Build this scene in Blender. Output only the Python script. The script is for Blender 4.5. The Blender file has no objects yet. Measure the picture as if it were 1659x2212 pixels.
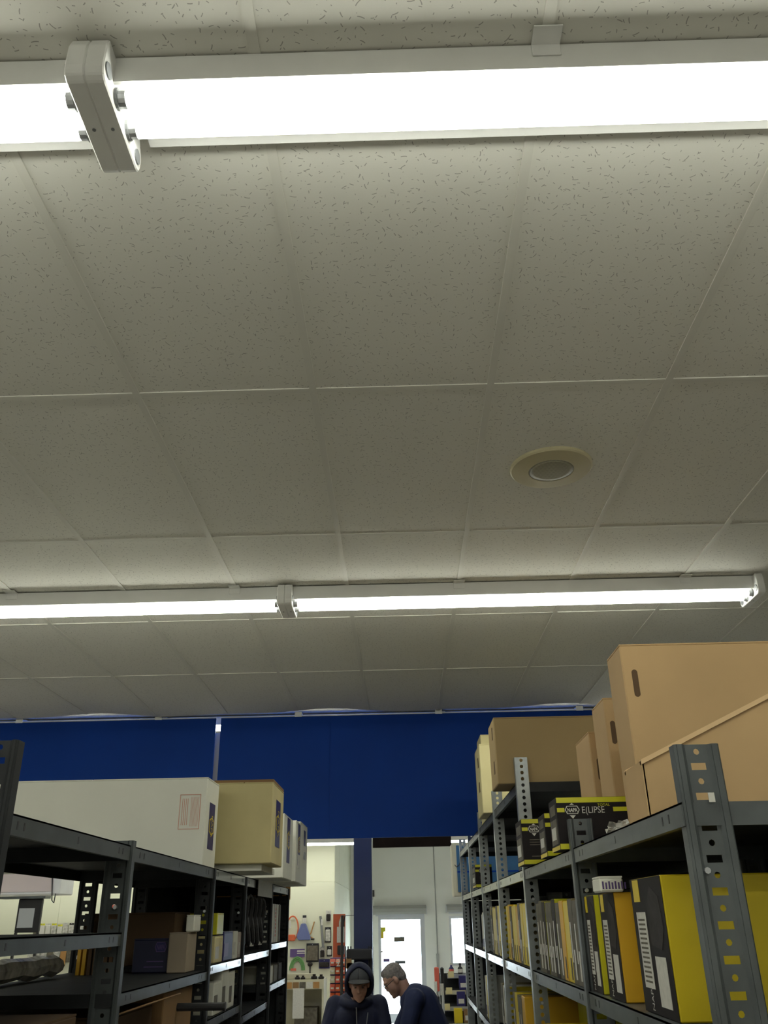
import bpy, bmesh, math, random
from mathutils import Vector, Matrix
random.seed(7)
PI = math.pi
S = bpy.context.scene
COL = S.collection

# ---------------------------------------------------------------- camera, world, exposure
ZC = 2.05                       # the phone is held up at 2.05 m
PITCH, YAW, ROLL, FPX = 0.448489, -0.0135944, -0.0191911, 1833.0
_f = Vector((math.sin(YAW)*math.cos(PITCH), math.cos(YAW)*math.cos(PITCH), math.sin(PITCH)))
_r = Vector((math.cos(YAW), -math.sin(YAW), 0)); _u = _r.cross(_f)
_R = math.cos(ROLL)*_r + math.sin(ROLL)*_u
_U = -math.sin(ROLL)*_r + math.cos(ROLL)*_u
cd = bpy.data.cameras.new('camera'); cam = bpy.data.objects.new('camera', cd); COL.objects.link(cam)
cd.sensor_fit = 'VERTICAL'; cd.sensor_height = 36.0; cd.lens = FPX/2212*36.0
cd.clip_start = 0.05; cd.clip_end = 200
cam.matrix_world = Matrix(((_R.x, _U.x, -_f.x, 0), (_R.y, _U.y, -_f.y, 0), (_R.z, _U.z, -_f.z, ZC), (0, 0, 0, 1)))
S.camera = cam
W = bpy.data.worlds.new('daylight'); S.world = W; W.use_nodes = True
bg = W.node_tree.nodes['Background']; bg.inputs[0].default_value = (0.80, 0.90, 1.0, 1); bg.inputs[1].default_value = 10.0
vs = S.view_settings; vs.view_transform = 'Standard'; vs.look = 'None'; vs.gamma = 1; vs.use_curve_mapping = False
vs.exposure = 0.90
cy = S.cycles; cy.max_bounces = 5; cy.diffuse_bounces = 4; cy.glossy_bounces = 3; cy.transmission_bounces = 3; cy.transparent_max_bounces = 6; cy.caustics_reflective = False; cy.caustics_refractive = False
TUBE = 9.0                      # radiance of the fluorescent tubes

def ray(px, py): return _R*((px-829.5)/FPX) - _U*((py-1106)/FPX) + _f
def PY(px, py, Y): d = ray(px, py); return Vector((0, 0, ZC)) + d*(Y/d.y)
def PX(px, py, X): d = ray(px, py); return Vector((0, 0, ZC)) + d*(X/d.x)
def PZ(px, py, Z): d = ray(px, py); return Vector((0, 0, ZC)) + d*((Z-ZC)/d.z)

# ---------------------------------------------------------------- materials
MATS = {}
def mat(name, col, rough=0.6, metal=0.0, var=0.0, vscale=6.0, bump=0.0, bscale=200.0, emit=0.0, spec=0.5):
    if name in MATS: return MATS[name]
    m = bpy.data.materials.new(name); m.use_nodes = True; nt = m.node_tree; N = nt.nodes; L = nt.links
    b = N['Principled BSDF']
    b.inputs['Base Color'].default_value = (*col, 1); b.inputs['Roughness'].default_value = rough
    b.inputs['Metallic'].default_value = metal; b.inputs['Specular IOR Level'].default_value = spec
    if emit:
        b.inputs['Emission Color'].default_value = (*col, 1); b.inputs['Emission Strength'].default_value = emit
    tc = N.new('ShaderNodeTexCoord')
    if var:
        n = N.new('ShaderNodeTexNoise'); n.inputs['Scale'].default_value = vscale; n.inputs['Detail'].default_value = 5
        L.new(tc.outputs['Object'], n.inputs['Vector'])
        r = N.new('ShaderNodeValToRGB'); r.color_ramp.elements[0].position = 0.3; r.color_ramp.elements[1].position = 0.7
        r.color_ramp.elements[0].color = (*[c*(1-var) for c in col], 1)
        r.color_ramp.elements[1].color = (*[min(1, c*(1+var*0.6)) for c in col], 1)
        L.new(n.outputs['Fac'], r.inputs['Fac']); L.new(r.outputs['Color'], b.inputs['Base Color'])
    if bump:
        n2 = N.new('ShaderNodeTexNoise'); n2.inputs['Scale'].default_value = bscale
        L.new(tc.outputs['Object'], n2.inputs['Vector'])
        bp = N.new('ShaderNodeBump'); bp.inputs['Strength'].default_value = bump; bp.inputs['Distance'].default_value = 0.002
        L.new(n2.outputs['Fac'], bp.inputs['Height']); L.new(bp.outputs['Normal'], b.inputs['Normal'])
    MATS[name] = m
    return m

def tile_material():
    m = bpy.data.materials.new('mineral_fibre_tile'); m.use_nodes = True; nt = m.node_tree; N = nt.nodes; L = nt.links
    b = N['Principled BSDF']; b.inputs['Roughness'].default_value = 0.9; b.inputs['Specular IOR Level'].default_value = 0.15
    g = N.new('ShaderNodeNewGeometry')
    def math_(op, a, c=None, d=None):
        n = N.new('ShaderNodeMath'); n.operation = op
        for i, v in enumerate((a, c, d)):
            if v is None: continue
            if isinstance(v, (int, float)): n.inputs[i].default_value = v
            else: L.new(v, n.inputs[i])
        return n.outputs[0]
    masks = []
    for k, (sc, ln, wd) in enumerate(((34.0, 0.0085, 0.0011), (47.0, 0.0055, 0.0009))):
        mp = N.new('ShaderNodeMapping'); mp.inputs['Location'].default_value = (k*3.7, k*1.3, 0); mp.inputs['Scale'].default_value = (1, 1, 0)
        L.new(g.outputs['Position'], mp.inputs['Vector'])
        v = N.new('ShaderNodeTexVoronoi'); v.voronoi_dimensions = '2D'; v.inputs['Scale'].default_value = sc; v.inputs['Randomness'].default_value = 1
        L.new(mp.outputs['Vector'], v.inputs['Vector'])
        dv = N.new('ShaderNodeVectorMath'); dv.operation = 'SUBTRACT'
        L.new(mp.outputs['Vector'], dv.inputs[0]); L.new(v.outputs['Position'], dv.inputs[1])
        s = N.new('ShaderNodeSeparateXYZ'); L.new(dv.outputs[0], s.inputs[0])
        c = N.new('ShaderNodeSeparateColor'); L.new(v.outputs['Color'], c.inputs[0])
        a = math_('MULTIPLY', c.outputs[0], 6.283)
        cs, sn = math_('COSINE', a), math_('SINE', a)
        u_ = math_('ADD', math_('MULTIPLY', s.outputs[0], cs), math_('MULTIPLY', s.outputs[1], sn))
        w_ = math_('SUBTRACT', math_('MULTIPLY', s.outputs[1], cs), math_('MULTIPLY', s.outputs[0], sn))
        bend = math_('MULTIPLY', math_('MULTIPLY', u_, u_), 18.0)
        w2 = math_('ADD', w_, bend)
        m1 = math_('LESS_THAN', math_('ABSOLUTE', u_), math_('MULTIPLY', c.outputs[1], ln))
        m2 = math_('LESS_THAN', math_('ABSOLUTE', w2), wd)
        m3 = math_('GREATER_THAN', c.outputs[2], 0.3)
        masks.append(math_('MULTIPLY', math_('MULTIPLY', m1, m2), m3))
    mk = math_('MAXIMUM', masks[0], masks[1])
    n = N.new('ShaderNodeTexNoise'); n.inputs['Scale'].default_value = 1.3; n.inputs['Detail'].default_value = 4
    L.new(g.outputs['Position'], n.inputs['Vector'])
    r = N.new('ShaderNodeValToRGB'); r.color_ramp.elements[0].color = (0.70, 0.69, 0.63, 1); r.color_ramp.elements[1].color = (0.78, 0.77, 0.71, 1)
    L.new(n.outputs['Fac'], r.inputs['Fac'])
    mx = N.new('ShaderNodeMix'); mx.data_type = 'RGBA'
    L.new(math_('MULTIPLY', mk, 0.62), mx.inputs['Factor']); L.new(r.outputs['Color'], mx.inputs[6]); mx.inputs[7].default_value = (0.16, 0.155, 0.14, 1)
    L.new(mx.outputs[2], b.inputs['Base Color'])
    return m

M_TILE = tile_material()
M_TBAR = mat('grid_bar_white', (0.69, 0.68, 0.62), 0.6, spec=0.2)
M_WHITE = mat('white_enamel', (0.80, 0.80, 0.78), 0.35, var=0.05)
M_TUBE = mat('lit_tube', (0.99, 1.0, 0.89), 0.4, emit=TUBE)
M_SOCK = mat('grey_plastic', (0.22, 0.23, 0.24), 0.5)
M_BLUE = mat('blue_paint', (0.003, 0.040, 0.265), 0.6, var=0.12, vscale=1.5, spec=0.15)
M_BLUE2 = mat('backlit_post_blue', (0.010, 0.020, 0.075), 0.45, var=0.1)  # column blue, darkened in the colour for standing against the light
M_KRAFT = mat('kraft_board', (0.50, 0.335, 0.165), 0.85, var=0.08, vscale=3, bump=0.1, bscale=60)
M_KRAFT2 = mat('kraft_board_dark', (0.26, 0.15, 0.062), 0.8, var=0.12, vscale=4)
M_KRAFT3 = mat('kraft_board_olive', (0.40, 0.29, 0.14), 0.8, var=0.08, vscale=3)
M_KRAFT4 = mat('kraft_board_shaded', (0.10, 0.056, 0.025), 0.8, var=0.15, vscale=4)  # kraft with the shade inside the left rack put into its colour
M_EDGE = mat('kraft_edge', (0.66, 0.46, 0.25), 0.8)
M_HOLE = mat('hand_hole_shadow', (0.10, 0.06, 0.03), 0.9)
M_WBOX = mat('white_carton', (0.76, 0.76, 0.68), 0.7, var=0.05, vscale=3)
M_YBOX = mat('yellowed_carton', (0.60, 0.52, 0.27), 0.75, var=0.12, vscale=4)
M_CREAM = mat('cream_carton', (0.72, 0.64, 0.34), 0.7, var=0.05)
M_STEEL = mat('grey_painted_steel', (0.105, 0.118, 0.122), 0.42, 0.2, var=0.25, vscale=9, bump=0.06, bscale=60)
M_STEELD = mat('dark_painted_steel', (0.024, 0.026, 0.028), 0.6, 0.0, var=0.3, vscale=7, spec=0.2)
M_STEELL = mat('slate_painted_steel', (0.068, 0.078, 0.080), 0.45, 0.15, var=0.25, vscale=9, bump=0.06, bscale=60, spec=0.35)
M_GALV = mat('galvanised_steel', (0.30, 0.325, 0.33), 0.34, 0.5, var=0.25, vscale=14)
M_LIP = mat('worn_steel_edge', (0.50, 0.51, 0.50), 0.2, 0.85, var=0.2, vscale=10)
M_YEL = mat('yellow_print', (0.72, 0.55, 0.015), 0.45, var=0.06)
M_YELG = mat('lime_yellow_print', (0.62, 0.60, 0.02), 0.45, var=0.05)
M_ORG = mat('orange_yellow_print', (0.70, 0.40, 0.02), 0.5, var=0.08)
M_BLK = mat('black_print', (0.014, 0.011, 0.012), 0.6, spec=0.2)
M_CHAR = mat('charcoal_print', (0.035, 0.030, 0.029), 0.6, var=0.4, vscale=30, spec=0.2)
M_GREY = mat('grey_print', (0.15, 0.135, 0.105), 0.6, var=0.35, vscale=25, spec=0.2)
M_LABEL = mat('white_label', (0.62, 0.61, 0.56), 0.6, var=0.1, vscale=60)
M_NAVY = mat('navy_print', (0.02, 0.018, 0.12), 0.5)
M_PURP = mat('purple_print', (0.10, 0.06, 0.20), 0.5)
M_RED = mat('red_print', (0.62, 0.12, 0.08), 0.6)
M_PINK = mat('pale_red_print', (0.62, 0.31, 0.23), 0.7)
M_WALL = mat('cream_wall_paint', (0.74, 0.75, 0.60), 0.7, var=0.03, vscale=1)
M_WALL2 = mat('white_wall_paint', (0.78, 0.77, 0.72), 0.7, var=0.03, vscale=1)
M_FLOOR = mat('vinyl_floor', (0.58, 0.56, 0.52), 0.5, var=0.2, vscale=2)
M_BLACK = mat('black_plastic', (0.015, 0.015, 0.017), 0.45)
M_DKBRN = mat('dark_brown_panel', (0.012, 0.008, 0.008), 0.8, var=0.3, spec=0.1)
M_PEG = mat('pegboard_brown', (0.42, 0.22, 0.07), 0.7, var=0.1)
M_IVORY = mat('ivory_plastic', (0.52, 0.47, 0.30), 0.5)
M_SKIN = mat('skin', (0.50, 0.29, 0.21), 0.55, var=0.12, vscale=14)
M_HAIR = mat('grey_hair', (0.22, 0.20, 0.18), 0.8, var=0.4, vscale=60, bump=0.5, bscale=180)
M_JACK = mat('navy_jacket', (0.010, 0.014, 0.045), 0.75, var=0.2, vscale=12, bump=0.2, bscale=60)
M_SHIRT = mat('navy_shirt', (0.018, 0.028, 0.085), 0.8, var=0.15, vscale=12, bump=0.2, bscale=80)
M_TROU = mat('dark_trousers', (0.02, 0.02, 0.025), 0.85)
M_CAP = mat('grey_cap', (0.045, 0.047, 0.05), 0.85, var=0.1)
M_ALU = mat('brushed_aluminium', (0.55, 0.57, 0.60), 0.35, 0.7)
M_SHUT = mat('shutter_grey', (0.34, 0.34, 0.32), 0.5)
M_CLEAR = mat('cloudy_plastic', (0.55, 0.54, 0.50), 0.15, var=0.5, vscale=25)
M_GREEN = mat('green_hose', (0.13, 0.30, 0.10), 0.5)
M_BLUEP = mat('blue_plastic', (0.13, 0.16, 0.36), 0.4)
M_CYAN = mat('blue_poster', (0.035, 0.12, 0.24), 0.35, var=0.3, vscale=3)
M_ORPL = mat('orange_red_plastic', (0.62, 0.12, 0.04), 0.45, var=0.1)
M_CREAMF = mat('cream_shelf', (0.58, 0.55, 0.40), 0.5, var=0.08)
M_CONC = mat('concrete', (0.55, 0.54, 0.52), 0.9)

def glass_material():
    m = bpy.data.materials.new('door_glass'); m.use_nodes = True; nt = m.node_tree; N = nt.nodes; L = nt.links
    N.remove(N['Principled BSDF'])
    t = N.new('ShaderNodeBsdfTransparent'); t.inputs[0].default_value = (0.93, 0.96, 0.97, 1)
    g = N.new('ShaderNodeBsdfGlossy'); g.inputs['Roughness'].default_value = 0.02
    x = N.new('ShaderNodeMixShader'); x.inputs[0].default_value = 0.07
    L.new(t.outputs[0], x.inputs[1]); L.new(g.outputs[0], x.inputs[2]); L.new(x.outputs[0], N['Material Output'].inputs[0])
    return m
M_GLASS = glass_material()

# ---------------------------------------------------------------- builders
class MB:
    def __init__(s): s.v = []; s.f = []
    def add(s, vs_, fs):
        o = len(s.v); s.v += [Vector(p) for p in vs_]; s.f += [tuple(i+o for i in f) for f in fs]; return s
    def box(s, x0, x1, y0, y1, z0, z1):
        return s.add([(x0, y0, z0), (x1, y0, z0), (x1, y1, z0), (x0, y1, z0), (x0, y0, z1), (x1, y0, z1), (x1, y1, z1), (x0, y1, z1)],
                     [(0, 3, 2, 1), (4, 5, 6, 7), (0, 1, 5, 4), (1, 2, 6, 5), (2, 3, 7, 6), (3, 0, 4, 7)])
    def prism(s, poly, axis, a0, a1):
        # poly: 2D points in the plane of the two other axes (x: y,z / y: x,z / z: x,y)
        def mk(p, a): return {'x': (a, p[0], p[1]), 'y': (p[0], a, p[1]), 'z': (p[0], p[1], a)}[axis]
        n = len(poly)
        s.add([mk(p, a0) for p in poly]+[mk(p, a1) for p in poly],
              [tuple(range(n-1, -1, -1)), tuple(range(n, 2*n))]+[(i, (i+1) % n, (i+1) % n+n, i+n) for i in range(n)])
        return s
    def tube(s, path, r, n=8, closed=False):
        P = [Vector(p) for p in path]; R = r if isinstance(r, (list, tuple)) else [r]*len(P); k = len(P)
        o = len(s.v); last = None
        for i, p in enumerate(P):
            if closed: t = P[(i+1) % k]-P[i-1]
            else: t = P[min(i+1, k-1)]-P[max(i-1, 0)]
            t.normalize()
            if last is None: a = t.orthogonal().normalized()
            else: a = (last - t*last.dot(t)).normalized()
            last = a; b = t.cross(a)
            for j in range(n):
                an = 2*PI*j/n; s.v.append(p+a*(math.cos(an)*R[i])+b*(math.sin(an)*R[i]))
        for i in range(k if closed else k-1):
            i2 = (i+1) % k
            for j in range(n):
                j2 = (j+1) % n; s.f.append((o+i*n+j, o+i*n+j2, o+i2*n+j2, o+i2*n+j))
        if not closed:
            s.f.append(tuple(o+j for j in range(n-1, -1, -1))); s.f.append(tuple(o+(k-1)*n+j for j in range(n)))
        return s
    def cyl(s, p0, p1, r, n=16): return s.tube([p0, p1], r, n)
    def ell(s, c, rad, rot=None, n=16, m=10):
        c = Vector(c); o = len(s.v); Rm = rot if rot else Matrix.Identity(3)
        s.v.append(c+Rm@Vector((0, 0, rad[2])))
        for i in range(1, m):
            t = PI*i/m
            for j in range(n):
                a = 2*PI*j/n
                s.v.append(c+Rm@Vector((rad[0]*math.sin(t)*math.cos(a), rad[1]*math.sin(t)*math.sin(a), rad[2]*math.cos(t))))
        s.v.append(c+Rm@Vector((0, 0, -rad[2]))); e = len(s.v)-1
        for j in range(n):
            j2 = (j+1) % n
            s.f.append((o, o+1+j, o+1+j2)); s.f.append((e, o+1+(m-2)*n+j2, o+1+(m-2)*n+j))
            for i in range(m-2): s.f.append((o+1+i*n+j, o+1+(i+1)*n+j, o+1+(i+1)*n+j2, o+1+i*n+j2))
        return s
    def cap(s, p0, r0, p1, r1, n=14):
        p0 = Vector(p0); p1 = Vector(p1); d = p1-p0; Ln = d.length
        if Ln < 1e-6: return s.ell(p0, (r0,)*3)
        d /= Ln; path = []; rr = []
        for i in range(5): t = PI/2*i/5; path.append(p0-d*(r0*math.cos(t))); rr.append(max(1e-4, r0*math.sin(t)))
        path += [p0, p1]; rr += [r0, r1]
        for i in range(4, -1, -1): t = PI/2*i/5; path.append(p1+d*(r1*math.cos(t))); rr.append(max(1e-4, r1*math.sin(t)))
        return s.tube(path, rr, n)
    def lathe(s, prof, c, n=32):
        # prof: (radius, z) pairs around the vertical axis through c
        o = len(s.v); c = Vector(c)
        for r, z in prof:
            for j in range(n):
                a = 2*PI*j/n; s.v.append(c+Vector((r*math.cos(a), r*math.sin(a), z)))
        for i in range(len(prof)-1):
            for j in range(n):
                j2 = (j+1) % n; s.f.append((o+i*n+j, o+i*n+j2, o+(i+1)*n+j2, o+(i+1)*n+j))
        s.f.append(tuple(o+j for j in range(n-1, -1, -1))); s.f.append(tuple(o+(len(prof)-1)*n+j for j in range(n)))
        return s
    def build(s, name, m, parent=None, base=None, bevel=0.0, smooth=False, solid=0.0, kind=None):
        """verts are world coordinates; parent gives the origin, or base for a thing that is one mesh"""
        org = Vector((0, 0, 0))
        if parent is not None: org = root_loc(parent)
        elif base is not None: org = Vector(base)
        me = bpy.data.meshes.new(name); me.from_pydata([p-org for p in s.v], [], s.f); me.update()
        bm = bmesh.new(); bm.from_mesh(me); bmesh.ops.recalc_face_normals(bm, faces=bm.faces)
        if bevel: bmesh.ops.bevel(bm, geom=list(bm.edges), offset=bevel, segments=1, affect='EDGES', profile=0.5)
        bm.to_mesh(me); bm.free()
        me.materials.append(m)
        if smooth:
            for p in me.polygons: p.use_smooth = True
        o = bpy.data.objects.new(name, me); COL.objects.link(o)
        if parent is not None: o.parent = parent
        else: o.location = org
        if solid:
            md = o.modifiers.new('sheet', 'SOLIDIFY'); md.thickness = solid; md.offset = 0
        if kind: o['kind'] = kind
        return o
def root_loc(o):
    while o.parent is not None: o = o.parent
    return o.location.copy()
def tag(o, label, cat, group=None):
    o['label'] = label; o['category'] = cat
    if group: o['group'] = group
    return o
def thing(name, label, cat, loc, group=None, rz=0.0):
    o = bpy.data.objects.new(name, None); COL.objects.link(o); o.location = loc; o.rotation_euler = (0, 0, rz); o.empty_display_size = 0.05
    return tag(o, label, cat, group)
def struct(o, kind='structure'): o['kind'] = kind; return o
def spin(root, rz):
    root.rotation_euler = (0, 0, rz)

class Face:
    """a flat printing face: origin, u, v, slightly proud of the surface"""
    def __init__(s, o, u, v, lift=0.0012):
        s.u = Vector(u).normalized(); s.v = Vector(v).normalized(); s.n = s.u.cross(s.v); s.o = Vector(o)+s.n*lift
    def p(s, x, y, k=0): return s.o+s.u*x+s.v*y+s.n*k
    def poly(s, pts, name, m, parent, k=0, th=0.0008):
        b = MB(); n = len(pts)
        b.add([s.p(*q, k-th) for q in pts]+[s.p(*q, k) for q in pts],
              [tuple(range(n-1, -1, -1)), tuple(range(n, 2*n))]+[(i, (i+1) % n, (i+1) % n+n, i+n) for i in range(n)])
        return b.build(name, m, parent)
    def rect(s, x0, x1, y0, y1, name, m, parent, k=0): return s.poly([(x0, y0), (x1, y0), (x1, y1), (x0, y1)], name, m, parent, k)
    def rects(s, rs, name, m, parent, k=0.0004):
        b = MB()
        for x0, x1, y0, y1 in rs: b.add([s.p(x0, y0, k), s.p(x1, y0, k), s.p(x1, y1, k), s.p(x0, y1, k)], [(0, 1, 2, 3)])
        return b.build(name, m, parent)
    def text(s, body, x, y, size, name, m, parent, k=0.0006, sx=1.0, align='LEFT', bold=0.0, shear=0.0):
        cu = bpy.data.curves.new('t', 'FONT'); cu.body = body; cu.size = size; cu.align_x = align; cu.offset = bold; cu.shear = shear; cu.resolution_u = 3
        to = bpy.data.objects.new('t', cu); COL.objects.link(to)
        dg = bpy.context.evaluated_depsgraph_get(); dg.update()
        me = bpy.data.meshes.new_from_object(to.evaluated_get(dg)); bpy.data.objects.remove(to)
        org = root_loc(parent)
        for w in me.vertices: w.co = s.p(x+w.co.x*sx, y+w.co.y, k)-org
        me.materials.clear(); me.materials.append(m); me.name = name
        o = bpy.data.objects.new(name, me); COL.objects.link(o); o.parent = parent
        return o
    def hexlogo(s, x, y, w, h, parent, mo, mi, mt, txt='NAPA'):
        def hx(w_, h_): return [(x-w_/2, y), (x-w_*0.36, y-h_/2), (x+w_*0.36, y-h_/2), (x+w_/2, y), (x+w_*0.36, y+h_/2), (x-w_*0.36, y+h_/2)]
        g = s.poly(hx(w, h), 'logo', mo, parent, 0.0006)
        s.poly(hx(w*0.88, h*0.82), 'logo_field', mi, g, 0.0011)
        s.text(txt, x, y-h*0.25, h*0.68, 'logo_lettering', mt, g, 0.0016, sx=w*0.70/(h*1.85), align='CENTER', bold=h*0.02)
        return g
def rrect(x0, x1, y0, y1, r, n=4):
    out = []
    for cx, cy, a in ((x1-r, y0+r, -PI/2), (x1-r, y1-r, 0), (x0+r, y1-r, PI/2), (x0+r, y0+r, PI)):
        for i in range(n+1): t = a+PI/2*i/n; out.append((cx+r*math.cos(t), cy+r*math.sin(t)))
    return out

ORD = ['nearest', 'second', 'third', 'fourth', 'fifth', 'sixth', 'seventh', 'eighth', 'ninth', 'tenth', 'eleventh', 'twelfth']
CEIL = 3.698                   # underside of the ceiling grid
GX, GY, TW, TD = -0.8796, 2.4486, 0.61, 1.22

# ---------------------------------------------------------------- the room
XL, XR, YB, YF, YPEG, XRET = -9.0, 5.0, -7.0, 21.5, 16.5, -1.24
floor = struct(MB().box(XL, XR, YB, YF+6, -0.1, 0).build('floor', M_FLOOR))
ceiling = struct(MB().box(XL, XR, YB, YF+0.2, CEIL+0.017, CEIL+0.12).build('ceiling', M_TILE))
struct(MB().box(XL-0.15, XL, YB, YF, 0, CEIL+0.1).build('wall_left', M_WALL2))
struct(MB().box(XR, XR+0.15, YB, YF, 0, CEIL+0.1).build('wall_right', M_WALL2))
struct(MB().box(XL, XR, YB-0.15, YB, 0, CEIL+0.1).build('wall_back', M_WALL2))

# ceiling tiles and grid
def sag(x, y):
    t = max(0.0, (y-6.0)/1.35)
    return -0.020*t*t*(1+0.8*math.sin(x*3.1+0.6)+0.5*math.sin(x*6.3+2)) if t > 0 else 0.0
cols = range(-6, 7); rows = range(-2, 4)
for c in cols:
    for r in rows:
        x0 = GX+TW*c; y0 = GY+TD*r
        dx, dy = random.uniform(-.002, .002), random.uniform(-.002, .002)
        a, b_, c_, d_ = x0+0.0075+dx, x0+TW-0.0075+dx, y0+0.0075+dy, y0+TD-0.0075+dy
        z = CEIL+0.0048+random.uniform(-.0008, .0012)
        m = MB()
        if r == 3:
            nx, ny = 4, 6; vs_ = []; fs = []
            for j in range(ny+1):
                for i in range(nx+1):
                    X = a+(b_-a)*i/nx; Y = c_+(d_-c_)*j/ny; vs_.append((X, Y, z+sag(X, Y)))
            for j in range(ny):
                for i in range(nx): q = j*(nx+1)+i; fs.append((q, q+nx+1, q+nx+2, q+1))
            m.add(vs_, fs); m.build('ceiling_tile', M_TILE, ceiling, smooth=True)
        else:
            m.box(a, b_, c_, d_, z, z+0.010); m.build('ceiling_tile', M_TILE, ceiling)
for c in list(cols)+[7]:
    x = GX+TW*c
    pts = [(0, 0), (1, 0)]
    m = MB()
    ys = [GY+TD*(-2), 6.1]+[6.1+0.135*i for i in range(1, 10)]
    for i in range(len(ys)-1):
        z0, z1 = CEIL+sag(x, ys[i]), CEIL+sag(x, ys[i+1])
        m.add([(x-.012, ys[i], z0), (x+.012, ys[i], z0), (x+.012, ys[i+1], z1), (x-.012, ys[i+1], z1),
               (x-.012, ys[i], z0+.008), (x+.012, ys[i], z0+.008), (x+.012, ys[i+1], z1+.008), (x-.012, ys[i+1], z1+.008)],
              [(0, 3, 2, 1), (4, 5, 6, 7), (0, 1, 5, 4), (1, 2, 6, 5), (2, 3, 7, 6), (3, 0, 4, 7)])
    m.build('grid_runner', M_TBAR, ceiling)
for r in list(rows):
    y = GY+TD*r
    for c in cols:
        MB().box(GX+TW*c+.012, GX+TW*(c+1)-.012, y-.012, y+.012, CEIL+.001, CEIL+.009).build('grid_cross_tee', M_TBAR, ceiling)

# ---------------------------------------------------------------- fluorescent fixtures
def fixture(x0, x1, Y, Z, label, group, clips=True, rods=False, holders=(1, 1), tubes=2):
    root = thing('fluorescent_fixture', label, 'light', ((x0+x1)/2, Y, Z), group)
    m = MB(); m.prism([(Y-.070, Z), (Y-.070, Z-.072), (Y-.062, Z-.072), (Y-.055, Z-.052), (Y-.02, Z-.056), (Y+.02, Z-.056), (Y+.055, Z-.052), (Y+.062, Z-.070), (Y+.070, Z-.070), (Y+.070, Z)], 'x', x0, x1)
    m.build('housing', M_WHITE, root)
    m = MB(); m.box(x0+.06, x1-.06, Y-.012, Y+.012, Z-.074, Z-.054); m.build('spine_cover', M_WHITE, root)
    MB().prism([(Y+.070, Z), (Y+.070, Z-.036), (Y+.128, Z-.036), (Y+.134, Z-.030), (Y+.134, Z)], 'x', x0+.06, x1-.06).build('raceway', M_WHITE, root)
    for s in ((-1, 1) if tubes == 2 else (1,)):
        yt, zt = Y+s*.038, Z-.086
        t = MB(); t.cyl((x0+.062, yt, zt), (x1-.062, yt, zt), .019, 14); t = t.build('tube', M_TUBE, root, smooth=True)
        for e in (0, 1):
            xa = x0+.045 if e == 0 else x1-.062
            MB().cyl((xa, yt, zt), (xa+.017, yt, zt), .0196, 14).build('end_cap', M_ALU, t)
    prof = [(Y-.115, Z-.004), (Y-.124, Z-.03), (Y-.124, Z-.092), (Y-.118, Z-.110), (Y-.104, Z-.116), (Y+.118, Z-.116), (Y+.132, Z-.110), (Y+.138, Z-.095), (Y+.138, Z-.07), (Y+.12, Z-.04), (Y+.105, Z-.016)]
    for e in (0, 1):
        xa, xb = (x0, x0+.040) if e == 0 else (x1-.040, x1)
        h = MB().prism(prof, 'x', xa, xb).build('lamp_holder', M_WHITE, root, bevel=.003)
        sx = xb if e == 0 else xa; sg = 1 if e == 0 else -1
        for dy, rr, dz in ((-.038, .023, -.086), (.038, .023, -.086)):
            MB().cyl((sx, Y+dy, Z+dz), (sx+sg*.006, Y+dy, Z+dz), rr, 14).build('socket', M_SOCK, h)
        for dy, dz in ((-.100, -.080), (.108, -.088)):
            MB().cyl((sx, Y+dy, Z+dz), (sx+sg*.003, Y+dy, Z+dz), .017, 14).build('knockout', M_SOCK, h)
        MB().cyl(((xa+xb)/2, Y+.01, Z-.1175), ((xa+xb)/2, Y+.01, Z-.1155), .004, 8).build('screw', M_SOCK, h)
    if clips:
        for k in range(-10, 12, 2):
            xc = GX+TW*k
            if x0+.05 < xc < x1-.05:
                m = MB(); m.box(xc-.030, xc+.030, Y-.0735, Y-.0705, Z-.036, Z); m.box(xc-.030, xc+.030, Y-.115, Y-.0705, Z-.004, Z)
                m.build('mounting_clip', M_WHITE, root, bevel=.001)
    if rods:
        for xr in (x0+.3, x1-.3): MB().cyl((xr, Y, Z), (xr, Y, CEIL+.017), .006, 8).build('hanger_rod', M_ALU, root)
    return root
ZF = CEIL-0.001
LX = -0.600
R1, R2, R3 = 1.255, 4.400, 7.575
fixture(LX, LX+2.52, R1, ZF, 'twin tube strip light nearest the camera, right of its end bracket', 'ceiling strip lights')
fixture(LX-2.52, LX, R1, ZF, 'twin tube strip light nearest the camera, left of the end bracket', 'ceiling strip lights')
fixture(LX, LX+2.56, R2, ZF, 'long strip light with free right end above the tall cardboard cartons', 'ceiling strip lights')
fixture(LX-2.56, LX, R2, ZF, 'strip light in the second row, left of its bracket', 'ceiling strip lights')
fixture(LX-5.12, LX-2.56, R2, ZF, 'strip light of the second row running out at the left edge', 'ceiling strip lights')
for Yr, nm in ((-1.9, 'first'), (-5.05, 'second')):  # unseen rows added to brighten the box faces turned to the camera
    for i in range(3): fixture(LX-5.04+2.52*i, LX-5.04+2.52*(i+1), Yr, ZF, 'unseen fill strip light added behind the camera, %s row, %s from the left' % (nm, ('first', 'second', 'third')[i]), 'ceiling strip lights')
x3 = -6.96
for i, nm in enumerate(('far left', 'left', 'middle', 'right')):
    fixture(x3+2.44*i, x3+2.44*(i+1), R3, ZF, 'strip light hidden behind the blue header board, %s one' % nm, 'strip lights behind the header')
for Yr, nm in ((11.2, 'first'),):
    for i in range(4): fixture(-5.6+2.44*i, -5.6+2.44*(i+1), Yr, ZF, 'showroom ceiling strip light in the %s row beyond the header, %s from the left' % (nm, ('first', 'second', 'third', 'fourth')[i]), 'showroom strip lights')
LFX = PY(803, 1822, 15.7).x; LFZ = 3.345
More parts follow.
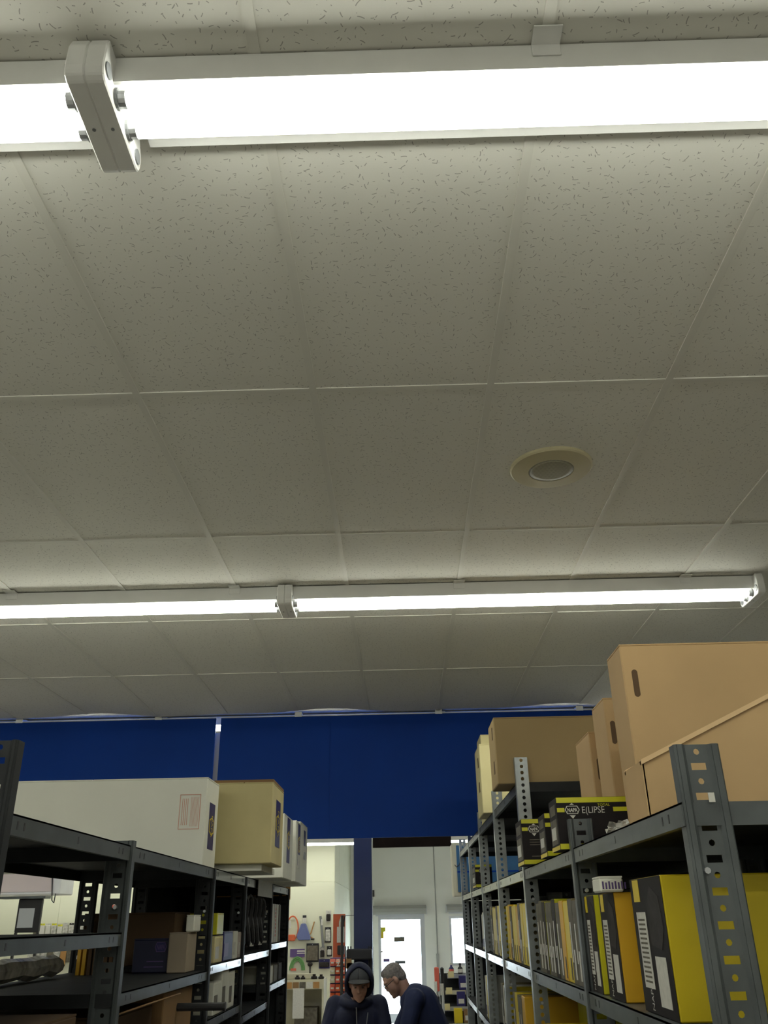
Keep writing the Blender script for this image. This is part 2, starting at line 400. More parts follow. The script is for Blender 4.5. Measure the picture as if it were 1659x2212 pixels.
for i in range(3): fixture(LFX-2.44*(i+1), LFX-2.44*i, 15.7, LFZ, 'suspended showroom strip light %s' % ('seen left of the blue post under the header', 'over the left part of the display wall', 'at the far left of the showroom')[i], 'suspended strip lights', clips=False, rods=True)
for i in range(2): fixture(LFX+.02+2.44*i, LFX+.02+2.44*(i+1), 15.7, LFZ, 'suspended showroom strip light %s' % ('partly hidden by the dark hanging panel', 'seen behind the perforated posts on the right')[i], 'suspended strip lights', clips=False, rods=True)

# ---------------------------------------------------------------- ceiling speaker
sp = PZ(1190, 1010, CEIL); sp = Vector((sp.x, sp.y, CEIL))
t = thing('ceiling_speaker', 'round ivory ceiling speaker with grey perforated grille in a tile', 'speaker', sp)
MB().lathe([(.166, 0.006), (.166, -.006), (.160, -.011), (.094, -.0155), (.091, -.0150), (.090, 0.006)], sp, 48).build('rim', M_IVORY, t, smooth=False)
def grille_mat():
    m = bpy.data.materials.new('speaker_grille'); m.use_nodes = True; N = m.node_tree.nodes; L = m.node_tree.links
    b = N['Principled BSDF']; b.inputs['Roughness'].default_value = .5
    g = N.new('ShaderNodeTexCoord'); v = N.new('ShaderNodeTexVoronoi'); v.voronoi_dimensions = '2D'; v.inputs['Scale'].default_value = 190; v.inputs['Randomness'].default_value = 0.05
    L.new(g.outputs['Object'], v.inputs['Vector'])
    r = N.new('ShaderNodeValToRGB'); r.color_ramp.elements[0].position = .28; r.color_ramp.elements[0].color = (.15, .14, .10, 1); r.color_ramp.elements[1].position = .42; r.color_ramp.elements[1].color = (.34, .32, .22, 1)
    L.new(v.outputs['Distance'], r.inputs['Fac']); L.new(r.outputs['Color'], b.inputs['Base Color'])
    return m
MB().lathe([(.0905, -.0148), (.07, -.0158), (.035, -.0165), (.002, -.017)], sp, 40).build('grille', grille_mat(), t, smooth=True)

# ---------------------------------------------------------------- blue header boards
YB_ = 7.40
gx0, gx1 = PY(461, 1640, YB_).x, PY(472, 1640, YB_).x
zt, zb = 3.660, PY(785, 1810, YB_).z
def board(xa, xb, label, cuts):
    t = thing('header_board', label, 'board', ((xa+xb)/2, YB_, zb), 'blue header boards')
    e = [xa]+cuts+[xb]
    for i in range(len(e)-1):
        MB().box(e[i], e[i+1], YB_+.003*(i % 2), YB_+.018, zb, zt).build('panel', M_BLUE, t)
    MB().box(xa, xb, YB_-.002, YB_+.022, zt, zt+.007).build('top_trim', M_TBAR, t)
    for k in range(-10, 8, 2):
        xc = GX+TW*k
        if xa+.04 < xc < xb-.04: MB().box(xc-.030, xc+.030, YB_-.007, YB_-.003, zt-.004, CEIL-.001+sag(xc, YB_)*.0).build('hanging_clip', M_WHITE, t)
    for xs in (xa+.1, (xa+xb)/2, xb-.1):
        MB().box(xs-.02, xs+.02, YB_+.018, YB_+.03, zt-.08, zt+.012).build('bracket', M_STEEL, t)
board(gx0-2.9, gx0, 'deep blue header board hanging from the ceiling, left of the lit gap', [gx0-2.05, gx0-.83])
board(gx1, PY(1285, 1540, YB_).x, 'deep blue header board hanging from the ceiling, right of the lit gap', [gx1+.95, gx1+1.75, gx1+2.6])
o_ = MB().box(gx0-.03, gx1+.03, YB_+.055, YB_+.060, zb, 3.545).build('added_gap_strip', mat('dull_strip', (.50, .47, .40), .7), base=((gx0+gx1)/2, YB_+.057, zb)); tag(o_, 'narrow grey strip added to dim the open gap between the blue boards', 'strip')  # added behind the open gap to hold back the bright showroom
# steel column behind the header
xa, xb = PY(764, 1900, 8.95).x, PY(803, 1900, 8.95).x
t = thing('support_column', 'square navy blue steel column standing behind the man in the cap', 'column', ((xa+xb)/2, 9.03, 0))
MB().box(xa, xb, 8.95, 8.95+(xb-xa), 0, CEIL+.017).build('shaft', M_BLUE2, t, bevel=.006)
MB().box(xa-.06, xb+.06, 8.90, 9.17, 0, .015).build('base_plate', M_BLUE2, t)
# merchandise rack clamped round the column
p0, p1 = PY(749, 2050, 8.88), PY(804, 2072, 8.88)
t = thing('column_rack', 'black wire merchandise rack clamped round the blue column', 'rack', ((xa+xb)/2, 8.9, p1.z-.5))
MB().box(p0.x, p1.x, 8.80, 8.94, p1.z, p0.z).build('clamp_box', M_BLACK, t, bevel=.01)
m = MB()
for px in (746, 752, 758, 797, 801): q = PY(px, 2060, 8.87); m.cyl((q.x, 8.87, q.z-.45), (q.x, 8.87, q.z+.06), .006, 6)
m.build('hook_bar', M_BLACK, t)
for k in range(6):
    q = PY(748+k*2, 2078+k*10, 8.83); MB().box(q.x, q.x+.05, 8.80, 8.83, q.z-.05, q.z+.03).build('hanging_pack', M_CHAR if k % 2 else M_KRAFT2, t)
# black wire frame and grid panel further back
f0, f1 = PY(739, 1978, 14.2), PY(797, 1977, 14.2); fb = PY(797, 2048, 14.2)
t = thing('wire_frame', 'thin black square wire frame standing behind the blue column', 'display frame', ((f0.x+f1.x)/2, 14.2, fb.z-1.2))
MB().tube([(f0.x, 14.2, fb.z-1.2), (f0.x, 14.2, f0.z), (f1.x, 14.2, f1.z), (f1.x+.03, 14.2, fb.z-1.2)], .021, 6).build('hoop', M_BLACK, t)
g0, g1 = PY(797, 2046, 14.3), PY(808, 2130, 14.3)
t = thing('grid_panel', 'pale wire grid panel right of the blue column', 'display panel', ((g0.x+g1.x)/2, 14.3, g1.z-.6))
m = MB()
for i in range(5): x = g0.x+(g1.x-g0.x)*i/4; m.cyl((x, 14.3, g1.z-.6), (x, 14.3, g0.z), .003, 5)
m.build('upright_wire', M_ALU, t)
m = MB()
for i in range(26): z = g0.z-i*(g0.z-g1.z)/16; m.cyl((g0.x, 14.297, z), (g1.x, 14.297, z), .003, 5)
m.build('cross_wire', M_ALU, t)
# dark hanging panel under the far ceiling
a, b = PY(805, 1806, 13.9), PY(975, 1828, 13.9)
t = thing('dark_banner', 'dark brown banner hanging just below the blue header', 'banner', ((a.x+b.x)/2, 13.9, b.z))
MB().box(a.x, b.x, 13.88, 13.92, b.z, a.z+.12).build('sheet', M_DKBRN, t, bevel=.004)
for x in (a.x+.15, b.x-.15): MB().cyl((x, 13.9, a.z+.1), (x, 13.9, CEIL+.017), .005, 6).build('hanger', M_BLACK, t)

# ---------------------------------------------------------------- far walls, door, window
def wall_panels(parent, along, a0, a1, zs, fixed, m, step, holes=()):
    e = [a0]
    while e[-1]+step < a1-.2: e.append(e[-1]+step)
    e.append(a1)
    for i in range(len(e)-1):
        for j in range(len(zs)-1):
            if along == 'x': MB().box(e[i]+.003, e[i+1]-.003, fixed-.008, fixed, zs[j]+.003, zs[j+1]-.003).build('wall_panel', m, parent)
            else: MB().box(fixed, fixed+.008, e[i]+.003, e[i+1]-.003, zs[j]+.003, zs[j+1]-.003).build('wall_panel', m, parent)
zseam = PY(680, 1905, YPEG).z
wp = struct(MB().box(XL, XRET, YPEG, YPEG+.15, 0, CEIL+.017).build('wall_display', M_WALL))
wall_panels(wp, 'x', XRET-1.22*6, XRET, [0.02, zseam, CEIL], YPEG, M_WALL, 1.22)
wr = struct(MB().box(XRET-.15, XRET, YPEG+.15, YF, 0, CEIL+.017).build('wall_return', M_WALL))
wall_panels(wr, 'y', YPEG, YF, [0.02, zseam, CEIL], XRET, M_WALL, 1.22)
dl, dr = PY(817, 1990, YF).x, PY(917, 1990, YF).x; dz = PY(866, 1977, YF).z
wl, wr_ = PY(970, 1985, YF).x, PY(970, 1985, YF).x+1.1; wz1, wz0 = PY(985, 1979, YF).z, PY(985, 2075, YF).z-.1
wf = MB()
wf.box(XRET-.15, dl, YF, YF+.15, 0, CEIL+.1); wf.box(dl, dr, YF, YF+.15, dz, CEIL+.1); wf.box(dr, wl, YF, YF+.15, 0, CEIL+.1)
wf.box(wl, wr_, YF, YF+.15, wz1, CEIL+.1); wf.box(wl, wr_, YF, YF+.15, 0, wz0); wf.box(wr_, XR, YF, YF+.15, 0, CEIL+.1)
wf = struct(wf.build('wall_front', M_WALL2))
zs2 = PY(870, 1943, YF).z
for (x0, x1) in ((XRET, -.55), (-.55, PY(941, 1930, YF).x), (PY(941, 1930, YF).x, 2.0), (2.0, 3.22), (3.22, XR)):
    MB().box(x0+.003, x1-.003, YF-.008, YF, zs2+.003, CEIL).build('wall_panel', M_WALL2, wf)
xc = PY(943, 2000, YF).x
MB().cyl((xc, YF-.012, .4), (xc, YF-.012, CEIL), .012, 8).build('conduit', M_SHUT, wf)
MB().box(xc-.03, xc+.03, YF-.05, YF, .4, PY(945, 2060, YF).z).build('conduit_cover', M_SHUT, wf)
# entrance door
door = struct(MB().box(dl, dl+.03, YF+.02, YF+.09, 0, dz).box(dr-.05, dr, YF+.02, YF+.09, 0, dz).box(dl+.03, dr-.05, YF+.02, YF+.09, dz-.05, dz).build('door_1', M_ALU))
MB().box(dl+.03, dl+.06, YF+.03, YF+.08, .02, dz-.05).box(dr-.10, dr-.05, YF+.03, YF+.08, .02, dz-.05).box(dl+.06, dr-.10, YF+.03, YF+.08, dz-.09, dz-.05).box(dl+.06, dr-.10, YF+.03, YF+.08, .02, .20).build('door_leaf_frame', M_ALU, door)
MB().box(dl+.06, dr-.10, YF+.05, YF+.056, .20, dz-.09).build('glass_pane', M_GLASS, door)
q = PY(853, 2079, YF); MB().box(q.x, PY(876, 2079, YF).x, YF+.0, YF+.03, q.z-.03, q.z+.03).build('push_bar', M_STEEL, door)
for a, b, mm, nm, lab in (((822, 2003), (833, 2013), M_YELG, 'notice', 'yellow notice taped high on the door glass'), ((821, 2013), (829, 2027), M_YEL, 'notice', 'mustard notice below the yellow one on the door glass'),
                  ((851, 2024), (874, 2034), M_GREY, 'notice', 'grey rectangular sign in the middle of the door glass'), ((828, 2071), (842, 2078), M_PURP, 'notice', 'dark card on the door glass above the grey haired man'),
                  ((820, 2054), (827, 2058), M_GREY, 'notice', 'small grey sticker at the left edge of the door glass')):
    u, v = PY(*a, YF+.04), PY(*b, YF+.04)
    o = MB().box(u.x, v.x, YF+.040, YF+.047, v.z, u.z).build(nm, mm, base=((u.x+v.x)/2, YF+.045, v.z)); tag(o, lab, 'notice', 'notices on the door glass')
def shutter(px0, px1, py0, py1, name, label, x1=None):
    u, v = PY(px0, py0, YF-.1), PY(px1, py1, YF-.1)
    xr = x1 if x1 else v.x
    t = thing(name, label, 'shutter', ((u.x+xr)/2, YF-.1, v.z), 'roller shutter housings')
    h = u.z-v.z
    MB().prism([(YF-.012, v.z), (YF-.19, v.z), (YF-.21, v.z+h*.25), (YF-.21, v.z+h*.65), (YF-.16, u.z), (YF-.012, u.z)], 'x', u.x, xr).build('housing', M_SHUT, t)
    for x in (u.x-.012, xr): MB().box(x, x+.012, YF-.2, YF-.012, v.z-.01, u.z-.02).build('end_plate', M_ALU, t)
    MB().box(u.x+.05, xr-.05, YF-.09, YF-.05, v.z-.03, v.z).build('bottom_bar', M_ALU, t)
shutter(806, 921, 1957, 1974, 'door_shutter', 'grey roller shutter box above the bright glass door')
shutter(964, 996, 1954, 1970, 'window_shutter', 'grey roller shutter box above the window beside the rack', x1=wr_+.08)
win = struct(MB().box(wl, wl+.05, YF+.02, YF+.08, wz0, wz1).box(wr_-.05, wr_, YF+.02, YF+.08, wz0, wz1).box(wl+.05, wr_-.05, YF+.02, YF+.08, wz0, wz0+.05).box(wl+.05, wr_-.05, YF+.02, YF+.08, wz1-.05, wz1).build('window_1', M_ALU))
MB().box(wl+.05, wr_-.05, YF+.045, YF+.05, wz0+.05, wz1-.05).build('glass_pane', M_GLASS, win)
# outside pavement
struct(MB().box(-12, 12, YF+.2, YF+25, -.15, -.02).build('pavement', M_CONC))
# black box on the wall with a wire
u, v = PY(803, 1923, YF), PY(809, 1937, YF)
t = thing('wall_box', 'small black box on the wall with a thin wire above the door', 'device', ((u.x+v.x)/2, YF-.05, v.z))
MB().box(u.x, v.x, YF-.06, YF-.008, v.z, u.z).build('case', M_BLACK, t, bevel=.004)
MB().box(u.x+.015, v.x-.015, YF-.065, YF-.06, v.z+.05, u.z-.06).build('cover', M_CHAR, t)
w = [PY(806, 1937, YF-.02), PY(804, 1946, YF-.02), PY(799, 1953, YF-.02), PY(800, 1959, YF-.02), PY(806, 1962, YF-.03)]
MB().tube(w, .006, 5).build('wire', M_SOCK, t)

# ---------------------------------------------------------------- shelving
def post_part(root, xf, dx, y, z0, z1, w, style, m, name='post', zh=1.30):
    """slotted angle: perforated flange across the aisle, narrow flange along it"""
    b = MB()
    def strip(cx, hw, yy, za, zb_, cell, kinds):
        z = zb_; i = 0
        while z-cell > za:
            k = kinds[i % len(kinds)]; zc = z-cell/2; hc = cell/2
            if k == 'r': h = [(.0062*math.cos(PI/4*j), .0062*math.sin(PI/4*j)) for j in range(8)]
            elif k == 'R': h = [(.0085*math.cos(PI/4*j), .0085*math.sin(PI/4*j)) for j in range(8)]
            else: h = [(.015, 0), (.015, .0070), (0, .0070), (-.015, .0070), (-.015, 0), (-.015, -.0070), (0, -.0070), (.015, -.0070)]
            q = [(hw, 0), (hw, hc), (0, hc), (-hw, hc), (-hw, 0), (-hw, -hc), (0, -hc), (hw, -hc)]
            b.add([(cx+p[0], yy, zc+p[1]) for p in q]+[(cx+p[0], yy, zc+p[1]) for p in h], [(j, (j+1) % 8, (j+1) % 8+8, j+8) for j in range(8)])
            z -= cell; i += 1
        b.add([(cx-hw, yy, za), (cx+hw, yy, za), (cx+hw, yy, z), (cx-hw, yy, z)], [(0, 1, 2, 3)])
    def sheet(pts):
        for (xa, ya), (xb, yb) in zip(pts[:-1], pts[1:]):
            b.add([(xa, ya, z0), (xb, yb, z0), (xb, yb, z1), (xa, ya, z1)], [(0, 1, 2, 3)])
    zz0 = z0 if zh is None else max(z0, zh)
    if style == 'hat':
        # rolled edges either side of a sunk, slotted web
        strip(xf+dx*w/2, .0225, y+.008, zz0, z1, .0288, ['r', 'x'])
        if zz0 > z0: b.add([(xf+dx*(w/2-.0225), y+.008, z0), (xf+dx*(w/2+.0225), y+.008, z0), (xf+dx*(w/2+.0225), y+.008, zz0), (xf+dx*(w/2-.0225), y+.008, zz0)], [(0, 1, 2, 3)])
        sheet([(xf+dx*(w/2-.0225), y+.008), (xf+dx*(w/2-.030), y), (xf+dx*.004, y), (xf, y+.004), (xf, y+.035)])
        sheet([(xf+dx*(w/2+.0225), y+.008), (xf+dx*(w/2+.030), y), (xf+dx*(w-.003), y), (xf+dx*w, y+.004), (xf+dx*w, y+.018)])
    else:
        strip(xf+dx*w/2, w/2, y, zz0, z1, .0285, ['R'])
        if zz0 > z0: b.add([(xf, y, z0), (xf+dx*w, y, z0), (xf+dx*w, y, zz0), (xf, y, zz0)], [(0, 1, 2, 3)])
        sheet([(xf, y), (xf, y+.045)])
    bmv = b.build(name, m, root, solid=.0022)
    return bmv
def shelf_part(root, xf, xb, y0, y1, z, m, mlip, lip=.044):
    s = MB(); s.box(min(xf, xb), max(xf, xb), y0, y1, z-.004, z)
    s.box(min(xb, xb-math.copysign(.003, xb-xf)), max(xb, xb-math.copysign(.003, xb-xf)), y0, y1, z-lip, z-.004)
    for yy in (y0, y1-.003): s.box(min(xf, xb)+.003, max(xf, xb)-.003, yy, yy+.003, z-lip, z-.004)
    s = s.build('shelf', m, root)
    d = math.copysign(1, xb-xf)
    l = MB(); l.prism([(xf, z), (xf, z-lip), (xf+d*.014, z-lip), (xf+d*.014, z-lip+.003), (xf+d*.003, z-lip+.003), (xf+d*.003, z)], 'y', y0, y1)
    l.build('front_lip', mlip, s)
    k = MB()
    for f in (.08, .12, .5, .88, .92):
        yy = y0+(y1-y0)*f; k.box(xf-d*.0006, xf+d*.001, yy-.004, yy+.004, z-lip*.7, z-lip*.3)
    k.build('slot_marks', M_BLACK, s, kind='stuff')
    return s

RY = [1.77, 2.96, 4.20, 5.37, 6.50, 7.61, 8.80]; XRF, XRB = 0.55, 1.16
RZ = [2.25, 1.845, 1.42, 0.95, 0.45, 0.10]
BAY = ['nearest bay', 'second bay', 'third bay', 'fourth bay', 'fifth bay', 'last bay']
for i in range(6):
    y0, y1 = RY[i], RY[i+1]
    tall = i >= 2
    ztop = 2.362 if i == 0 else 2.34 if i == 1 else 2.745
    t = thing('shelving_unit', 'grey slotted steel shelving unit on the right, %s%s' % (BAY[i], ' with extra top shelf' if tall else ' from the camera'), 'shelving', ((XRF+XRB)/2, (y0+y1)/2, 0), 'right hand shelving')
    pm = M_STEEL if i < 2 else M_GALV
    post_part(t, XRF+.006 if i == 0 else XRF-.003, 1, y0, 0, ztop, .089 if i == 0 else .075 if i == 1 else .060, 'hat' if i < 2 else 'L', pm)
    post_part(t, XRB, -1, y0, 0, ztop, .075 if i < 2 else .06, 'hat' if i < 2 else 'L', pm)
    if i == 5:
        MB().box(XRF+.01, XRB, y1+.046, y1+.049, .1, 2.20).build('end_panel', M_STEELD, t)
        post_part(t, XRF-.003, 1, y1, 0, ztop, .060, 'L', pm); post_part(t, XRB, -1, y1, 0, ztop, .060, 'L', pm)
    for z in RZ: shelf_part(t, XRF+.001, XRB, y0+.004, y1-.004, z, M_STEEL if i < 2 else M_STEELD, M_LIP if i > 1 else M_STEEL)
    if tall: shelf_part(t, XRF+.001, XRB, y0+.004, y1-.004, 2.63, M_STEELD, M_STEEL)
    MB().box(XRB+.004, XRB+.007, y0, y1, .1, 2.22).build('back_panel', M_STEELD, t)
    for z in (2.225, 1.82, 1.40):
        MB().cyl((XRF+.03, y0-.004, z-.10), (XRF+.03, y0+.006, z-.10), .006, 8).build('bolt', M_ALU, t)

a = PY(1538, 1722, 1.765); MB().box(a.x-.006, a.x+.006, 1.7665, 1.7685, a.z-.009, a.z+.009).build('sticker', M_LABEL, bpy.data.objects['shelving_unit'])
LY = [1.895, 2.83, 4.11, 4.96, 5.96, 6.82]; XLF, XLB = -0.85, -1.45
ZLT = 2.275
LSH = [[2.031, 1.72, 1.2, .6, .1], [1.87, 1.58, 1.1, .6, .1], [1.888, 1.68, 1.2, .6, .1], [1.90, 1.62, 1.2, .6, .1], [1.93, 1.70, 1.2, .6, .1]]
for i in range(5):
    y0, y1 = LY[i], LY[i+1]
    t = thing('shelving_unit', 'dark slotted steel shelving unit on the left, %s from the camera' % (['nearest bay', 'second bay', 'third bay', 'fourth bay', 'last bay'][i]), 'shelving', ((XLF+XLB)/2, (y0+y1)/2, 0), 'left hand shelving')
    zp = 2.425 if i == 0 else 2.29 if i == 1 else 2.272
    post_part(t, XLF+.004, -1, y0, 0, zp, .080, 'hat', M_STEELD if i == 0 else M_STEELL if i == 1 else M_STEELD)
    post_part(t, XLB, 1, y0, 0, 2.26 if i else 2.425, .080, 'hat', M_STEELD)
    if i == 4: post_part(t, XLF+.004, -1, y1, 0, zp, .07, 'hat', M_STEELD); post_part(t, XLB, 1, y1, 0, zp, .07, 'hat', M_STEELD)
    for z in [ZLT]+LSH[i]: shelf_part(t, XLF, XLB, y0+.004, y1-.004, z, M_STEELD, M_STEELL if i < 2 else M_LIP, lip=.044 if z > 2.2 else .036)
    if i == 4: MB().box(XLB, XLF-.01, y1+.036, y1+.039, .1, ZLT-.05).build('end_panel', M_STEELD, t)  # dark sheet added over the open rack end to hide the bright showroom
    if i >= 3: MB().box(XLB-.004, XLB-.001, y0, y1, .1, ZLT-.03).build('back_panel', M_STEELD, t)  # dark sheet added behind the far bays to block light
    MB().cyl((XLF-.03, y0-.004, 2.10), (XLF-.03, y0+.006, 2.10), .006, 8).build('bolt', M_ALU, t)

# ---------------------------------------------------------------- cartons
def carton(name, label, x0, x1, y0, y1, z0, z1, m, cat='box', group=None, rz=0.0, tape=M_EDGE, seam='y', bev=.004):
    c = Vector(((x0+x1)/2, (y0+y1)/2, z0))
    t = thing(name, label, cat, c, group)
    MB().box(x0, x1, y0, y1, z0, z1-.004).build('body', m, t, bevel=bev)
    if seam == 'y':
        ym = (y0+y1)/2
        for a, b in ((y0, ym-.002), (ym+.002, y1)): MB().box(x0+.001, x1-.001, a+.001, b, z1-.0045, z1).build('flap', m, t)
    else:
        xm = (x0+x1)/2
        for a, b in ((x0, xm-.002), (xm+.002, x1)): MB().box(a+.001, b, y0+.001, y1-.001, z1-.0045, z1).build('flap', m, t)
    if rz: t.rotation_euler = (0, 0, rz)
    return t
ZS = 2.251
# near bay of the right rack: tall kraft cartons with hand holes
def hole(t, fx, fz, y, w=.016, h=.075):
    pts = rrect(fx-w/2, fx+w/2, fz-h/2, fz+h/2, w*.48, 4)
    MB().prism(pts, 'y', y-.0015, y+.001).build('hand_hole', M_HOLE, t)
KX = .70
tB = carton('tall_carton', 'tallest kraft carton with a hand hole on the right top shelf', KX, KX+.54, 2.62, 2.80, ZS, 2.825, M_KRAFT, group='kraft cartons on the right top shelf')
hole(tB, KX+.036, 2.70, 2.62, .018, .085)
tC = carton('tall_carton', 'kraft carton with hand hole just behind the tallest one', 0.775, 1.07, 3.24, 3.45, ZS, 2.800, M_KRAFT, group='kraft cartons on the right top shelf')
hole(tC, .800, 2.67, 3.24, .018, .085)
tD = carton('tall_carton', 'third and lowest of the standing kraft cartons, with tape strip', 0.765, 1.07, 3.52, 3.80, ZS, 2.728, M_KRAFT, group='kraft cartons on the right top shelf')
hole(tD, .795, 2.58, 3.52, .018, .085); MB().box(.82, .90, 3.5185, 3.52, 2.36, 2.60).build('tape', M_KRAFT2, tD)
# slanted open parts bin
ya, yb = 2.02, 2.18
t = thing('parts_bin', 'open kraft parts bin with slanted sides behind the nearest post', 'bin', (.75, 2.1, ZS))
sl = math.tan(math.radians(24.3)); z0 = 2.368
def side(y): return MB().prism([(.555, ZS), (.975, ZS), (.975, z0+.42*sl), (.555, z0)], 'y', y, y+.006)
side(ya).build('side_panel', M_KRAFT, t); side(yb-.006).build('side_panel', M_KRAFT, t)
MB().box(.552, .558, ya, yb, ZS, z0+.002).build('front_panel', M_KRAFT, t); MB().box(.975, .981, ya, yb, ZS, z0+.42*sl).build('back_panel', M_KRAFT, t)
MB().box(.558, .975, ya+.006, yb-.006, ZS, ZS+.005).build('bottom_panel', M_KRAFT, t)
for y in (ya-.004, yb-.010): MB().prism([(.552, z0-.006), (.981, z0+.429*sl-.006), (.981, z0+.429*sl+.005), (.552, z0+.005)], 'y', y, y+.014).build('rim', M_EDGE, t)
# cartons on the upper shelf of the third bay
e0 = PY(1066, 1549, 4.22)
tE = carton('wide_carton', 'wide olive kraft carton on the upper shelf of the right rack', 0.464, .97, 4.25, 4.53, 2.631, 2.948, M_KRAFT3, group='cartons on the upper shelf')
for fx, fz in ((.464, 2.885), (.468, 2.72)): MB().box(0.4625, .4645, 4.33, 4.36, fz-.03, fz+.03).build('hand_hole', M_HOLE, tE)
g0, g1 = PY(1034, 1607, 5.50), PY(1037, 1587, 5.95)
tF = carton('narrow_carton', 'pale olive carton standing behind the bright cream one', g1.x, g1.x+.45, 5.95, 6.25, 2.631, g1.z, M_CREAM, group='cartons on the upper shelf')
tG = carton('cream_carton', 'bright cream carton with side slots overhanging the upper shelf', g0.x, g0.x+.45, 5.50, 5.85, 2.631, g0.z, M_CREAM, group='cartons on the upper shelf')
for fz in (2.95, 2.80): MB().box(g0.x-.0015, g0.x+.0005, 5.60, 5.65, fz-.03, fz+.03).build('hand_hole', M_HOLE, tG)

# black and yellow caliper boxes on the top shelf of the second bay
def caliper_box(label, x0, y0, w, d, h, txt, logo_x=.052):
    x1, y1, z1 = x0+w, y0+d, ZS+h
    t = thing('parts_box', label, 'box', ((x0+x1)/2, (y0+y1)/2, ZS), 'black and yellow parts boxes')
    MB().box(x0, x1, y0, y1, ZS, z1).build('body', M_BLK, t, bevel=.002)
    F = Face((x0, y0, ZS), (1, 0, 0), (0, 0, 1))
    F.rect(0.001, w-.001, h-.018, h-.001, 'yellow_band', M_YELG, t); F.rect(.001, w-.001, .001, .018, 'yellow_band', M_YELG, t)
    F.rect(.001, .026, h-.048, h-.034, 'yellow_band', M_YELG, t)
    F.hexlogo(logo_x, h-.041, .050, .026, t, M_LABEL, M_BLK, M_LABEL)
    F.poly([(logo_x-.008, h-.025), (logo_x+.008, h-.025), (logo_x, h-.019)], 'logo_tip', M_LABEL, t); F.poly([(logo_x-.010, h-.058), (logo_x, h-.069), (logo_x+.010, h-.058)], 'logo_tip', M_LABEL, t)
    if txt:
        F.text('E(LIPSE', .083, h-.052, .030, 'lettering', M_LABEL, t, sx=.86)
        F.text('TOTAL', .138, h-.030, .011, 'lettering', M_YELG, t, sx=1.2)
        F.rect(.19, w-.001, h-.048, h-.034, 'yellow_band', M_YELG, t)
    F.rects([(.030, .075, h-.085-.010*k, h-.082-.010*k) for k in range(3)]+[(.035, .075, .030, .033)], 'fine_print', M_GREY, t)
    G = Face((x0, y1, ZS), (0, -1, 0), (0, 0, 1))
    G.rect(.02, d-.02, .02, h*.60, 'spec_label', M_GREY, t); G.rect(.03, d*.7, .035, h*.45, 'address_label', M_LABEL, t, .0006)
    G.rect(.03, d-.03, h*.68, h*.88, 'part_label', M_GREY, t); G.rect(.001, d-.001, .001, .014, 'yellow_band', M_YEL, t)
    return t
caliper_box('large black and yellow parts box lettered across its front, behind the second post', PY(1200, 1725, 3.03).x, 3.03, .240, .16, .165, True)
caliper_box('black and yellow parts box wedged between two others on the shelf edge', .53, 3.36, .20, .16, .150, False)
caliper_box('small black parts box with hexagon logo overhanging the shelf by the tall post', .508, 3.86, .20, .20, .180, False)
caliper_box('small black and yellow box seen between the far perforated posts', .515, 6.62, .12, .28, .150, False)
# crumpled plastic next to it
m = MB(); c = PY(1330, 1785, 2.80)
o = thing('plastic_wrap', 'crumpled clear plastic wrap lying on the right top shelf', 'wrap', (c.x, 2.80, ZS))
rnd = random.Random(5)
for k in range(6):
    a = rnd.uniform(-.6, .9); cx, cz = c.x+rnd.uniform(-.03, .035), ZS+.012+rnd.uniform(0, .035)
    b = MB(); n = 5; vs_ = []; fs = []
    for i in range(n):
        for j in range(3):
            x = (i-2)*.012; z = (j-1)*.012
            vs_.append((cx+x*math.cos(a)-z*math.sin(a), 2.80+rnd.uniform(-.012, .012), cz+x*math.sin(a)+z*math.cos(a)+.01))
    for i in range(n-1):
        for j in range(2): q = i*3+j; fs.append((q, q+1, q+4, q+3))
    b.add(vs_, fs).build('fold', M_CLEAR, o, solid=.001)

